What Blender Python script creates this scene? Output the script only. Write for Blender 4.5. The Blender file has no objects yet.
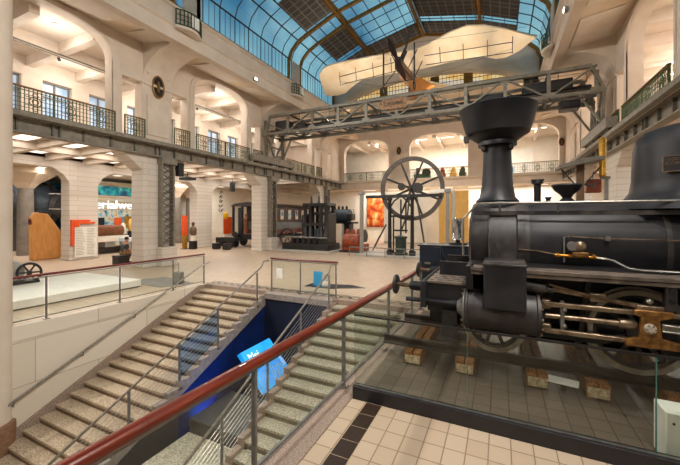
import bpy, bmesh, math, random
from mathutils import Vector, Matrix
random.seed(7)
PI = math.pi
S = bpy.context.scene
COL = S.collection

# ------------------------------------------------------------------ camera
cam = bpy.data.cameras.new('camera')
cam.sensor_width = 36.0
cam.lens = 335 / 680 * 36
cam.shift_y = -15.5 / 680
cam.clip_end = 200
camo = bpy.data.objects.new('camera', cam)
COL.objects.link(camo)
camo.location = (0, 0, 2.35)
camo.rotation_euler = (PI / 2, 0, math.radians(25.5))
S.camera = camo
S.view_settings.view_transform = 'Standard'
S.view_settings.look = 'None'
S.view_settings.gamma = 1
S.view_settings.exposure = 0.0
S.view_settings.use_curve_mapping = False
try:
    S.cycles.use_denoising = True
    S.cycles.denoiser = 'OPENIMAGEDENOISE'
    S.cycles.max_bounces = 10
    S.cycles.diffuse_bounces = 4
    S.cycles.transparent_max_bounces = 24
    S.cycles.sample_clamp_indirect = 6
    S.cycles.caustics_reflective = False
    S.cycles.caustics_refractive = False
except Exception:
    pass

# ------------------------------------------------------------------ materials
def lin(h):
    h = h.lstrip('#')
    out = []
    for i in (0, 2, 4):
        v = int(h[i:i + 2], 16) / 255
        out.append(v / 12.92 if v <= 0.04045 else ((v + 0.055) / 1.055) ** 2.4)
    return (*out, 1)

def nodes(name):
    m = bpy.data.materials.new(name)
    m.use_nodes = True
    nt = m.node_tree
    return m, nt, nt.nodes['Principled BSDF']

def add(nt, kind, **k):
    n = nt.nodes.new(kind)
    for a, v in k.items():
        if a.startswith('i_'):
            n.inputs[a[2:].replace('_', ' ')].default_value = v
        else:
            setattr(n, a, v)
    return n

def mat(name, c1, c2=None, rough=0.5, metal=0.0, scale=6.0, detail=4, bump=0.0, contrast=(0.35, 0.65), stretch=(1, 1, 1), spec=0.5, coat=0.0, rough2=None):
    m, nt, b = nodes(name)
    b.inputs['Roughness'].default_value = rough
    b.inputs['Metallic'].default_value = metal
    b.inputs['Specular IOR Level'].default_value = spec
    b.inputs['Coat Weight'].default_value = coat
    c1 = lin(c1)
    c2 = lin(c2) if c2 else tuple(v * 0.9 for v in c1[:3]) + (1,)
    tc = add(nt, 'ShaderNodeTexCoord')
    mp = add(nt, 'ShaderNodeMapping')
    mp.inputs['Scale'].default_value = stretch
    nt.links.new(tc.outputs['Object'], mp.inputs['Vector'])
    nz = add(nt, 'ShaderNodeTexNoise')
    nz.inputs['Scale'].default_value = scale
    nz.inputs['Detail'].default_value = detail
    nt.links.new(mp.outputs['Vector'], nz.inputs['Vector'])
    cr = add(nt, 'ShaderNodeValToRGB')
    cr.color_ramp.elements[0].position = contrast[0]
    cr.color_ramp.elements[1].position = contrast[1]
    cr.color_ramp.elements[0].color = c1
    cr.color_ramp.elements[1].color = c2
    nt.links.new(nz.outputs['Fac'], cr.inputs['Fac'])
    nt.links.new(cr.outputs['Color'], b.inputs['Base Color'])
    if rough2 is not None:
        mr = add(nt, 'ShaderNodeMapRange')
        mr.inputs['From Min'].default_value = contrast[0]
        mr.inputs['From Max'].default_value = contrast[1]
        mr.inputs['To Min'].default_value = rough
        mr.inputs['To Max'].default_value = rough2
        nt.links.new(nz.outputs['Fac'], mr.inputs['Value'])
        nt.links.new(mr.outputs['Result'], b.inputs['Roughness'])
    if bump:
        bp = add(nt, 'ShaderNodeBump')
        bp.inputs['Strength'].default_value = bump
        bp.inputs['Distance'].default_value = 0.02
        nt.links.new(nz.outputs['Fac'], bp.inputs['Height'])
        nt.links.new(bp.outputs['Normal'], b.inputs['Normal'])
    return m

def brick_mat(name, c1, c2, mortar, w, h, msize=0.02, rough=0.4, plane='xy', offset=0.5, shift=(0, 0, 0), spec=0.5):
    m, nt, b = nodes(name)
    b.inputs['Roughness'].default_value = rough
    b.inputs['Specular IOR Level'].default_value = spec
    tc = add(nt, 'ShaderNodeTexCoord')
    vec = tc.outputs['Object']
    if plane != 'xy':
        sx = add(nt, 'ShaderNodeSeparateXYZ')
        cb = add(nt, 'ShaderNodeCombineXYZ')
        nt.links.new(vec, sx.inputs[0])
        if plane == 'wall':
            ad = add(nt, 'ShaderNodeMath', operation='ADD')
            nt.links.new(sx.outputs[0], ad.inputs[0])
            nt.links.new(sx.outputs[1], ad.inputs[1])
            nt.links.new(ad.outputs[0], cb.inputs[0])
        nt.links.new(sx.outputs[2], cb.inputs[1])
        vec = cb.outputs[0]
    mp = add(nt, 'ShaderNodeMapping')
    mp.inputs['Location'].default_value = shift
    nt.links.new(vec, mp.inputs['Vector'])
    bt = add(nt, 'ShaderNodeTexBrick')
    bt.offset = offset
    bt.inputs['Color1'].default_value = lin(c1)
    bt.inputs['Color2'].default_value = lin(c2)
    bt.inputs['Mortar'].default_value = lin(mortar)
    bt.inputs['Scale'].default_value = 1
    bt.inputs['Mortar Size'].default_value = msize
    bt.inputs['Brick Width'].default_value = w
    bt.inputs['Row Height'].default_value = h
    nt.links.new(mp.outputs['Vector'], bt.inputs['Vector'])
    nt.links.new(bt.outputs['Color'], b.inputs['Base Color'])
    return m

def glass(name, tint='EAF4F0', gloss=0.06, rough=0.0):
    m = bpy.data.materials.new(name)
    m.use_nodes = True
    nt = m.node_tree
    nt.nodes.clear()
    out = add(nt, 'ShaderNodeOutputMaterial')
    tr = add(nt, 'ShaderNodeBsdfTransparent')
    tr.inputs['Color'].default_value = lin(tint)
    gl = add(nt, 'ShaderNodeBsdfGlossy')
    gl.inputs['Roughness'].default_value = rough
    lw = add(nt, 'ShaderNodeLayerWeight')
    lw.inputs['Blend'].default_value = 0.5
    pw = add(nt, 'ShaderNodeMath', operation='POWER')
    pw.inputs[1].default_value = 5
    ml = add(nt, 'ShaderNodeMath', operation='MULTIPLY_ADD')
    ml.inputs[1].default_value = 0.75
    ml.inputs[2].default_value = gloss * 0.5
    nt.links.new(lw.outputs['Facing'], pw.inputs[0])
    nt.links.new(pw.outputs[0], ml.inputs[0])
    mx = add(nt, 'ShaderNodeMixShader')
    nt.links.new(ml.outputs[0], mx.inputs[0])
    nt.links.new(tr.outputs[0], mx.inputs[1])
    nt.links.new(gl.outputs[0], mx.inputs[2])
    nt.links.new(mx.outputs[0], out.inputs['Surface'])
    return m

def emit(name, color, strength, c2=None, scale=1.0, stretch=(1, 1, 1)):
    m, nt, b = nodes(name)
    b.inputs['Base Color'].default_value = lin(color)
    b.inputs['Roughness'].default_value = 0.4
    b.inputs['Emission Strength'].default_value = strength
    b.inputs['Emission Color'].default_value = lin(color)
    if c2:
        tc = add(nt, 'ShaderNodeTexCoord')
        mp = add(nt, 'ShaderNodeMapping')
        mp.inputs['Scale'].default_value = stretch
        nz = add(nt, 'ShaderNodeTexNoise')
        nz.inputs['Scale'].default_value = scale
        cr = add(nt, 'ShaderNodeValToRGB')
        cr.color_ramp.elements[0].position = 0.4
        cr.color_ramp.elements[1].position = 0.6
        cr.color_ramp.elements[0].color = lin(color)
        cr.color_ramp.elements[1].color = lin(c2)
        nt.links.new(tc.outputs['Object'], mp.inputs[0])
        nt.links.new(mp.outputs[0], nz.inputs['Vector'])
        nt.links.new(nz.outputs['Fac'], cr.inputs[0])
        nt.links.new(cr.outputs[0], b.inputs['Emission Color'])
        nt.links.new(cr.outputs[0], b.inputs['Base Color'])
    return m

def ramp_mat(name, stops, scale=1.0, rough=0.6, stretch=(1, 1, 1), detail=6):
    m, nt, b = nodes(name)
    b.inputs['Roughness'].default_value = rough
    tc = add(nt, 'ShaderNodeTexCoord')
    mp = add(nt, 'ShaderNodeMapping')
    mp.inputs['Scale'].default_value = stretch
    nz = add(nt, 'ShaderNodeTexNoise')
    nz.inputs['Scale'].default_value = scale
    nz.inputs['Detail'].default_value = detail
    cr = add(nt, 'ShaderNodeValToRGB')
    e = cr.color_ramp.elements
    while len(e) < len(stops):
        e.new(0.5)
    for i, (p, c) in enumerate(stops):
        e[i].position = p
        e[i].color = lin(c)
    nt.links.new(tc.outputs['Object'], mp.inputs[0])
    nt.links.new(mp.outputs[0], nz.inputs['Vector'])
    nt.links.new(nz.outputs['Fac'], cr.inputs[0])
    nt.links.new(cr.outputs[0], b.inputs['Base Color'])
    return m

M = dict(
    plaster=mat('plaster', 'DACCBD', 'D1C1B0', rough=0.8, scale=1.2),
    plaster_trim=mat('plaster trim', 'DCCFC0', 'D3C4B3', rough=0.8, scale=2),
    brick=brick_mat('white brick', 'D6CDC2', 'D0C5B8', 'B8AC9E', 3.0, 0.27, 0.012, 0.65, 'wall'),
    soffit=mat('soffit plaster', 'DCC9B2', 'D2BDA3', rough=0.85, scale=1.0),
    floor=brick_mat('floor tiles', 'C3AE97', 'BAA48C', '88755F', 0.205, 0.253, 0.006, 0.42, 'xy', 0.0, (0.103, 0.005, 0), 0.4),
    taupe_tile=brick_mat('taupe floor tiles', '6A5D52', '63564B', '40372F', 0.205, 0.253, 0.006, 0.35, 'xy', 0.0, (0.103, 0.005, 0), 0.4),
    dark_tile=mat('dark brown tile', '3A2A22', '30221B', rough=0.35, scale=20),
    grout=mat('pale grout', 'B49E7F', rough=0.7),
    granite=mat('pink granite', 'AC9686', '77675B', rough=0.5, scale=75, detail=3, contrast=(0.4, 0.6)),
    terrazzo=mat('beige terrazzo', 'CFBB9F', '8A7660', rough=0.55, scale=36, detail=3, contrast=(0.38, 0.68)),
    terrazzo_grey=mat('grey terrazzo', 'C2B9A4', '7F7663', rough=0.55, scale=36, detail=3, contrast=(0.38, 0.66)),
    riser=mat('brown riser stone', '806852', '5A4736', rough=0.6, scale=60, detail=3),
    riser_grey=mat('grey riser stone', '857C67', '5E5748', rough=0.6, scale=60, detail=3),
    stringer=mat('concrete stringer', '9C9086', '857A72', rough=0.7, scale=10),
    concrete=brick_mat('concrete panels', 'DBD0C0', 'D3C7B5', 'AFA392', 2.6, 0.95, 0.01, 0.7, 'wall', 0.5, (0.3, 0.35, 0)),
    dark_floor=mat('dark lower floor', '3A3936', '2C2B2A', rough=0.5, scale=6),
    dark_stone=mat('dark granite', '4A4844', '33322F', rough=0.35, scale=30),
    blue_wall=mat('deep blue paint', '072460', '051A48', rough=0.55, scale=2),
    navy=mat('navy paint', '141C36', '10172C', rough=0.6, scale=2),
    girder=mat('grey girder paint', '8E877A', '777064', rough=0.55, scale=5, metal=0.1),
    girder_dark=mat('dark grey girder paint', '6F6A60', '5E594F', rough=0.55, scale=5, metal=0.1),
    crane=mat('grey green crane paint', '807B6E', '6A665B', rough=0.6, scale=4),
    crane_dark=mat('dark crane iron', '3E3A36', '2C2926', rough=0.6, scale=6),
    bronze=mat('green bronze railing', '4D5E3A', '384628', rough=0.45, metal=0.2, scale=12),
    railtop=mat('gilded rail top', '8A6A33', '6E5228', rough=0.4, metal=0.4, scale=8),
    black=mat('black iron', '141315', '201F20', rough=0.42, scale=5),
    loco=mat('black locomotive paint', '14151B', '2E2C2E', rough2=0.58, rough=0.4, scale=2.5, detail=8, contrast=(0.35, 0.7), spec=0.4),
    loco_worn=mat('worn black locomotive paint', '1B191B', '4F4843', rough2=0.6, rough=0.42, scale=3.5, detail=9, contrast=(0.4, 0.7), stretch=(1, 1, .6), spec=0.6),
    loco_deck=mat('worn brown deck plate', '75675B', '4F463F', rough=0.5, scale=6, detail=8),
    steel=mat('brushed steel', 'A9A49B', '8E8982', rough=0.32, metal=0.85, scale=14),
    steel_grey=mat('grey steel post', '8C8A86', '75736F', rough=0.4, metal=0.5, scale=10),
    oily=mat('oily bright steel', 'A39079', '6E5C4A', rough=0.32, metal=0.75, scale=9, detail=6),
    rust=mat('rusty brass', 'A87A42', '6B4827', rough=0.4, metal=0.6, scale=14, detail=6),
    tyre=mat('steel tyre', 'CFC4B3', 'B3A797', rough=0.45, metal=0.15, scale=10),
    brass=mat('brass', 'C08A3A', '9A6A28', rough=0.35, metal=0.8, scale=10),
    redwood=mat('polished red wood', '7C2C12', '5E1E0B', rough=0.3, scale=5, stretch=(8, 0.6, 8), coat=0.25),
    darkred=mat('dark red wood', '6E241A', '571A12', rough=0.3, scale=6, stretch=(8, 0.6, 8)),
    timber=mat('raw sleeper timber', 'A8723C', '73441F', rough=0.75, scale=5, stretch=(12, 1, 12), bump=0.3),
    timber_end=mat('sleeper end grain', 'D7C6A5', 'A98A5F', rough=0.8, scale=30),
    tan_wood=mat('tan plywood', 'D79A54', 'C58640', rough=0.55, scale=2.5, stretch=(4, 4, .8)),
    linen=mat('varnished wing linen', 'F2E2C8', 'E8D1AE', rough=0.6, scale=1.4, stretch=(1, .5, 1)),
    fuselage=mat('orange fuselage linen', 'BF7A35', 'AD6826', rough=0.6, scale=3),
    white=mat('white paint', 'EDE9E0', 'E6E1D6', rough=0.6, scale=2),
    offwhite=mat('warm white partition', 'F2EADC', 'ECE2D0', rough=0.7, scale=2),
    yellow=mat('ochre partition', 'DDAF62', 'D3A253', rough=0.7, scale=2),
    orange=mat('orange paint', 'E8591C', 'DE4D14', rough=0.5, scale=3),
    orange_rust=mat('orange red machine paint', 'A2481E', '6E2A10', rough=0.5, scale=4),
    cyan=mat('cyan paint', '2A9FD8', '1F8CC6', rough=0.5, scale=3),
    grey=mat('mid grey paint', '8B877F', '7D7972', rough=0.6, scale=4),
    grey_light=mat('light grey paint', 'B9B4AA', 'ADA89E', rough=0.6, scale=4),
    pole_grey=mat('grey painted column', '8F8A82', '827D75', rough=0.5, scale=4),
    column_concrete=mat('column concrete', '8A8176', '776F65', rough=0.8, scale=3, bump=0.1),
    gold=mat('gold', 'C79A3C', 'A97C28', rough=0.35, metal=0.6, scale=8),
    goldrib=mat('gilded steel rib', '9A6F2B', '7D571F', rough=0.45, metal=0.4, scale=6),
    shade=brick_mat('brown roof louvres', '504A48', '46413F', '77726C', 0.5, 0.42, 0.035, 0.7, 'xy', 0.0),
    skyglass=glass('skylight glass', 'D6ECF2'),
    paneglass=glass('clear pane', 'F7FAF8'),
    barrierglass=glass('barrier glass', 'F1F5F2'),
    reflection_glass=glass('glass with blue reflection tint', 'C3D6F0', 0.1),  # blue tint imitates a reflection in the left stair pane
    glass_edge=mat('green glass edge', '4E8577', '3F7466', rough=0.2),
    daylight=emit('daylight window', 'B9C6D2', 0.75, '8FA6BE', 1.5, (1, 1, .4)),
    bright_day=emit('bright daylight pane', 'E9DCC2', 0.6, 'DCD8CE', 1.2),
    amber_day=emit('amber pane', 'E3B563', 0.7, 'EED9A6', 1.2),
    lamp=emit('ceiling lamp diffuser', 'FFF3E2', 1.6),
    lampdot=emit('small lamp', 'FFF1DA', 12.0),
    sign_blue=emit('lit blue panel', '0E86DC', 0.8, '1F9BE6', 2.2),
    white_text=emit('white lettering', 'F4F8FC', 0.6),
    paper=mat('paper', 'F1EEE6', 'E9E5DB', rough=0.8, scale=4),
    carriage=mat('dark brown carriage paint', '2E2320', '241B19', rough=0.4, scale=4),
    carriage_red=mat('faded red carriage paint', '6B3028', '57251E', rough=0.5, scale=4),
    carriage_grey=mat('faded grey carriage paint', '6A6F70', '585C5D', rough=0.5, scale=4),
    bluegrey=mat('blue grey machine paint', '4A5560', '38424B', rough=0.4, scale=4),
    darkblue=mat('dark blue sheet steel', '18222F', '101822', rough=0.35, scale=4),
    skin=mat('skin', 'B98663', 'AC7856', rough=0.6),
    shirt=mat('grey t-shirt', '4B4E50', '424547', rough=0.8),
    shorts=mat('tan shorts', '9A7A55', '8B6C49', rough=0.8),
    hair=mat('dark hair', '2A211B', '201914', rough=0.7),
    painting=ramp_mat('fiery painting', [(0.3, '5A1708'), (0.42, 'A8330F'), (0.52, 'D0641F'), (0.62, 'E0A85A'), (0.72, 'F0DDB0')], 1.6, 0.5),
    blueimage=ramp_mat('blue backdrop print', [(0.3, '12384F'), (0.42, '1C6F96'), (0.52, '3FA3BE'), (0.6, '9CCBD0'), (0.72, 'D6D2BE')], 1.3, 0.6),
    teal=ramp_mat('teal frieze print', [(0.35, '0C4A78'), (0.48, '128CA6'), (0.58, '23B8B4'), (0.7, '8FD6CF')], 2.2, 0.6),
    strata=ramp_mat('strata print', [(0.35, '8A7C66'), (0.5, 'C9B898'), (0.6, '9FB7B8'), (0.7, 'D9CDB4')], 1.2, 0.6, (.3, .3, 4)),
    clutter=ramp_mat('pale showcase print', [(0.35, '2F5E79'), (0.45, '8DB6C4'), (0.55, 'D8D3C0'), (0.65, 'B9A47C')], 2.4, 0.6),
)

# ------------------------------------------------------------------ mesh builder
WLOC = {}

class MB:
    def __init__(self):
        self.bm = bmesh.new()

    def box(self, x0, x1, y0, y1, z0, z1):
        v = [self.bm.verts.new(p) for p in ((x0, y0, z0), (x1, y0, z0), (x1, y1, z0), (x0, y1, z0), (x0, y0, z1), (x1, y0, z1), (x1, y1, z1), (x0, y1, z1))]
        for f in ((3, 2, 1, 0), (4, 5, 6, 7), (0, 1, 5, 4), (1, 2, 6, 5), (2, 3, 7, 6), (3, 0, 4, 7)):
            self.bm.faces.new([v[i] for i in f])
        return self

    def bar(self, a, b, w, h=None, up=(0, 0, 1)):
        """rectangular bar from a to b, w across, h along up"""
        h = h or w
        a, b = Vector(a), Vector(b)
        d = (b - a).normalized()
        u = Vector(up)
        s = d.cross(u)
        if s.length < 1e-4:
            s = d.cross(Vector((0, 1, 0)))
        s.normalize()
        u = s.cross(d).normalized()
        v = []
        for p in (a, b):
            for i, j in ((-1, -1), (1, -1), (1, 1), (-1, 1)):
                v.append(self.bm.verts.new(p + s * (i * w / 2) + u * (j * h / 2)))
        for f in ((0, 3, 2, 1), (4, 5, 6, 7), (0, 1, 5, 4), (1, 2, 6, 5), (2, 3, 7, 6), (3, 0, 4, 7)):
            self.bm.faces.new([v[i] for i in f])
        return self

    def tube(self, pts, r, n=8, closed=False, sy=1.0):
        pts = [Vector(p) for p in pts]
        rs = r if isinstance(r, (list, tuple)) else [r] * len(pts)
        rings = []
        prev = None
        k = len(pts)
        for i, p in enumerate(pts):
            if closed:
                d = pts[(i + 1) % k] - pts[i - 1]
            else:
                d = pts[min(i + 1, k - 1)] - pts[max(i - 1, 0)]
            d.normalize()
            if prev is None:
                ref = Vector((0, 0, 1)) if abs(d.z) < 0.9 else Vector((1, 0, 0))
                u = (ref - d * ref.dot(d)).normalized()
            else:
                u = (prev - d * prev.dot(d)).normalized()
            prev = u
            s = d.cross(u)
            rings.append([self.bm.verts.new(p + (u * math.cos(2 * PI * q / n) * sy + s * math.sin(2 * PI * q / n)) * rs[i]) for q in range(n)])
        m = k if closed else k - 1
        for i in range(m):
            A, B = rings[i], rings[(i + 1) % k]
            for q in range(n):
                self.bm.faces.new((A[q], A[(q + 1) % n], B[(q + 1) % n], B[q]))
        if not closed:
            self.bm.faces.new(rings[0][::-1])
            self.bm.faces.new(rings[-1])
        return self

    def lathe(self, prof, c, axis=(0, 0, 1), n=24, closed=False):
        """prof: list of (radius, offset along axis)"""
        c = Vector(c)
        d = Vector(axis).normalized()
        ref = Vector((0, 0, 1)) if abs(d.z) < 0.9 else Vector((1, 0, 0))
        u = (ref - d * ref.dot(d)).normalized()
        s = d.cross(u)
        rings = []
        for r, h in prof:
            r = max(r, 1e-4)
            rings.append([self.bm.verts.new(c + d * h + (u * math.cos(2 * PI * q / n) + s * math.sin(2 * PI * q / n)) * r) for q in range(n)])
        m = len(prof) if closed else len(prof) - 1
        for i in range(m):
            A, B = rings[i], rings[(i + 1) % len(prof)]
            for q in range(n):
                self.bm.faces.new((A[q], A[(q + 1) % n], B[(q + 1) % n], B[q]))
        if not closed:
            self.bm.faces.new(rings[0][::-1])
            self.bm.faces.new(rings[-1])
        return self

    def cyl(self, a, b, r, r2=None, n=20):
        a, b = Vector(a), Vector(b)
        return self.lathe([(r, 0), (r if r2 is None else r2, (b - a).length)], a, b - a, n)

    def prism(self, poly, plane, a, b):
        """poly in 2D; plane 'yz' extrudes along x, 'xz' along y, 'xy' along z"""
        def P(p, t):
            if plane == 'yz': return (t, p[0], p[1])
            if plane == 'xz': return (p[0], t, p[1])
            return (p[0], p[1], t)
        A = [self.bm.verts.new(P(p, a)) for p in poly]
        B = [self.bm.verts.new(P(p, b)) for p in poly]
        self.bm.faces.new(A[::-1])
        self.bm.faces.new(B)
        k = len(poly)
        for i in range(k):
            self.bm.faces.new((A[i], A[(i + 1) % k], B[(i + 1) % k], B[i]))
        return self

    def quad(self, *p):
        self.bm.faces.new([self.bm.verts.new(q) for q in p])
        return self

    def slab(self, pts, n, t):
        """flat polygon of 3D points thickened by t along n"""
        n = Vector(n).normalized() * t
        A = [self.bm.verts.new(Vector(p)) for p in pts]
        B = [self.bm.verts.new(Vector(p) + n) for p in pts]
        self.bm.faces.new(A[::-1])
        self.bm.faces.new(B)
        k = len(pts)
        for i in range(k):
            self.bm.faces.new((A[i], A[(i + 1) % k], B[(i + 1) % k], B[i]))
        return self

    def ball(self, c, r, sc=(1, 1, 1), n=14):
        mtx = Matrix.Translation(Vector(c)) @ Matrix.Diagonal((sc[0] * r, sc[1] * r, sc[2] * r, 1))
        bmesh.ops.create_uvsphere(self.bm, u_segments=n, v_segments=max(6, n // 2 + 1), radius=1, matrix=mtx)
        return self

    def build(self, name, m, parent=None, bevel=0.0, smooth=None, kind=None):
        off = Vector(WLOC.get(parent.name, (0, 0, 0))) if parent else Vector()
        if off.length:
            bmesh.ops.translate(self.bm, verts=self.bm.verts, vec=-off)
        bmesh.ops.recalc_face_normals(self.bm, faces=self.bm.faces)
        me = bpy.data.meshes.new(name)
        self.bm.to_mesh(me)
        self.bm.free()
        me.materials.append(M[m] if isinstance(m, str) else m)
        o = bpy.data.objects.new(name, me)
        COL.objects.link(o)
        if parent:
            o.parent = parent
            WLOC[o.name] = off
        if smooth is None:
            smooth = True
        if smooth and me.polygons:
            me.polygons.foreach_set('use_smooth', [True] * len(me.polygons))
            try:
                me.set_sharp_from_angle(angle=math.radians(38))
            except Exception:
                pass
        if bevel:
            bv = o.modifiers.new('bevel', 'BEVEL')
            bv.width = bevel
            bv.segments = 2
            bv.limit_method = 'ANGLE'
        if kind:
            o['kind'] = kind
        return o

def T(name, label, cat, loc=(0, 0, 0), group=None, rz=0.0, local=False):
    """an Empty at the thing's base that parents its parts"""
    o = bpy.data.objects.new(name, None)
    COL.objects.link(o)
    o.empty_display_size = 0.2
    o.location = loc
    o.rotation_euler = (0, 0, rz)
    WLOC[o.name] = (0, 0, 0) if (local or rz) else tuple(loc)
    return tag(o, label, cat, group)

def tag(o, label, cat, group=None):
    o['label'] = label
    o['category'] = cat
    if group:
        o['group'] = group
    return o

def st(mb, name, m, bevel=0.0, smooth=None):
    return mb.build(name, m, None, bevel, smooth, kind='structure')

def text(name, body, size, m, parent, loc, rot, extrude=0.01, align='CENTER'):
    cu = bpy.data.curves.new(name, 'FONT')
    cu.body = body
    cu.size = size
    cu.extrude = extrude
    cu.align_x = align
    cu.align_y = 'CENTER'
    tmp = bpy.data.objects.new(name + '_tmp', cu)
    COL.objects.link(tmp)
    dg = bpy.context.evaluated_depsgraph_get()
    me = bpy.data.meshes.new_from_object(tmp.evaluated_get(dg))
    bpy.data.objects.remove(tmp)
    me.materials.clear()
    me.materials.append(M[m])
    o = bpy.data.objects.new(name, me)
    COL.objects.link(o)
    off = Vector(WLOC.get(parent.name, (0, 0, 0))) if parent else Vector()
    mtx = Matrix.Translation(Vector(loc) - off) @ (rot if isinstance(rot, Matrix) else Matrix.Rotation(0, 4, 'X'))
    me.transform(mtx)
    if parent:
        o.parent = parent
        WLOC[o.name] = off
    return o

def frame_rot(xdir, ydir):
    x = Vector(xdir).normalized()
    y = Vector(ydir)
    y = (y - x * y.dot(x)).normalized()
    z = x.cross(y)
    return Matrix((x, y, z)).transposed().to_4x4()
# ------------------------------------------------------------------ the setting
XL, XR = -14.8, 4.6            # arcade planes left and right of the nave
SL, SR = -12.5, 2.35           # skylight edge beams
PIERS = (10.72, 19.17, 27.6)   # pier centres along the hall
TOP = 10.35

def arch_pts(y0, y1, zs, zc, n=22, e=2.7):
    yc, a, b = (y0 + y1) / 2, (y1 - y0) / 2, zc - zs
    out = []
    for i in range(n + 1):
        t = PI * i / n
        c, s = math.cos(t), math.sin(t)
        out.append((yc - a * math.copysign(abs(c) ** (2 / e), c), zs + b * abs(s) ** (2 / e)))
    return out

# floor around the stairwell
f = MB()
f.box(-36, -9.45, -5, 42, -0.3, 0).box(-9.45, -2.05, 8.6, 42, -0.3, 0).box(-1.73, 14, -5, 42, -0.3, 0).box(-2.05, -1.73, 8.6, 42, -0.3, 0)
st(f, 'floor', 'floor')
st(MB().box(-2.05, -1.73, -5, 8.6, -0.3, 0.012), 'trim_granite', 'granite', 0.004)
st(MB().box(-9.45, -9.28, -5, 8.6, -0.3, 0.012), 'trim_stair', 'concrete', 0.004)
st(MB().box(-9.45, -2.05, 8.55, 8.75, -0.3, 0.008), 'trim_landing', 'granite')
st(MB().box(-1.72, 6.0, 4.09, 8.5, -0.01, 0.0025), 'floor_display', 'taupe_tile')  # same tile pattern laid over the floor in darker taupe
d = MB()
for i in range(36):
    y = 3.975 - 0.253 * i
    d.box(-1.521, -1.321, y - 0.249, y - 0.004, 0, 0.003)
st(d, 'trim_tile', 'dark_tile')
st(MB().box(-1.527, -1.315, -5, 3.975, 0, 0.0015), 'trim_grout', 'grout')
# ornamental border inlay beyond the stair head
b = MB()
for i in range(44):
    x = -9.4 + i * 0.3
    b.prism([(x, 8.92), (x + 0.1, 8.86), (x + 0.28, 9.0), (x + 0.27, 9.06), (x + 0.12, 8.95), (x + 0.02, 9.04)], 'xy', 0.0, 0.004)
st(b, 'trim_border', 'dark_tile')
st(MB().box(-9.5, 3.9, 8.8, 8.84, 0, 0.004).box(-9.5, 3.9, 9.09, 9.13, 0, 0.004), 'trim_band', 'dark_tile')

# stairwell walls and lower floor
st(MB().box(-9.5, -1.9, -6, 8.7, -3.5, -3.3), 'floor_lower', 'dark_floor')
st(MB().box(-9.6, -9.3, -6, 8.75, -3.3, -0.3), 'wall_stair', 'concrete')
st(MB().box(-2.05, -1.9, -6, 8.75, -3.3, -0.3), 'wall_stairwell', 'concrete')
st(MB().box(-6.55, -4.3, 8.35, 8.55, -3.3, -0.05), 'wall_void', 'navy')
st(MB().box(-6.56, -4.26, 8.3, 8.56, -0.16, 0.01), 'trim_void', 'stringer', 0.005)
# blue walls carrying the stair flights
def under(z_y0, x0, x1):
    return MB().prism([(8.5, -0.25), (8.5, -3.3), (1.4, -3.3), (1.4, -3.25)], 'yz', x0, x1)
st(MB().prism([(8.5, -0.25), (8.5, -3.3), (5.3, -3.3), (5.3, -1.72)], 'yz', -6.72, -6.6), 'wall_blue', 'blue_wall')
st(MB().prism([(5.3, -1.72), (5.3, -3.3), (1.4, -3.3), (1.4, -3.25)], 'yz', -6.72, -6.6), 'wall_void_left', 'dark_stone')
st(under(0, -4.25, -4.13), 'wall_navy', 'navy')

# ---- left and right arcades
RISE_ARCH = ((4.36, 8.64), (12.84, 17.0), (21.24, 25.4))
SMALL = ((9.05, 9.95), (11.5, 12.4), (17.44, 18.35), (19.9, 20.8), (25.84, 26.75), (28.3, 29.2))
SOLID = ((2.6, 4.36), (8.64, 9.05), (9.95, 11.5), (12.4, 12.84), (17.0, 17.44), (18.35, 19.9), (20.8, 21.24), (25.4, 25.84), (26.75, 28.3), (29.2, 31.2))

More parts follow.
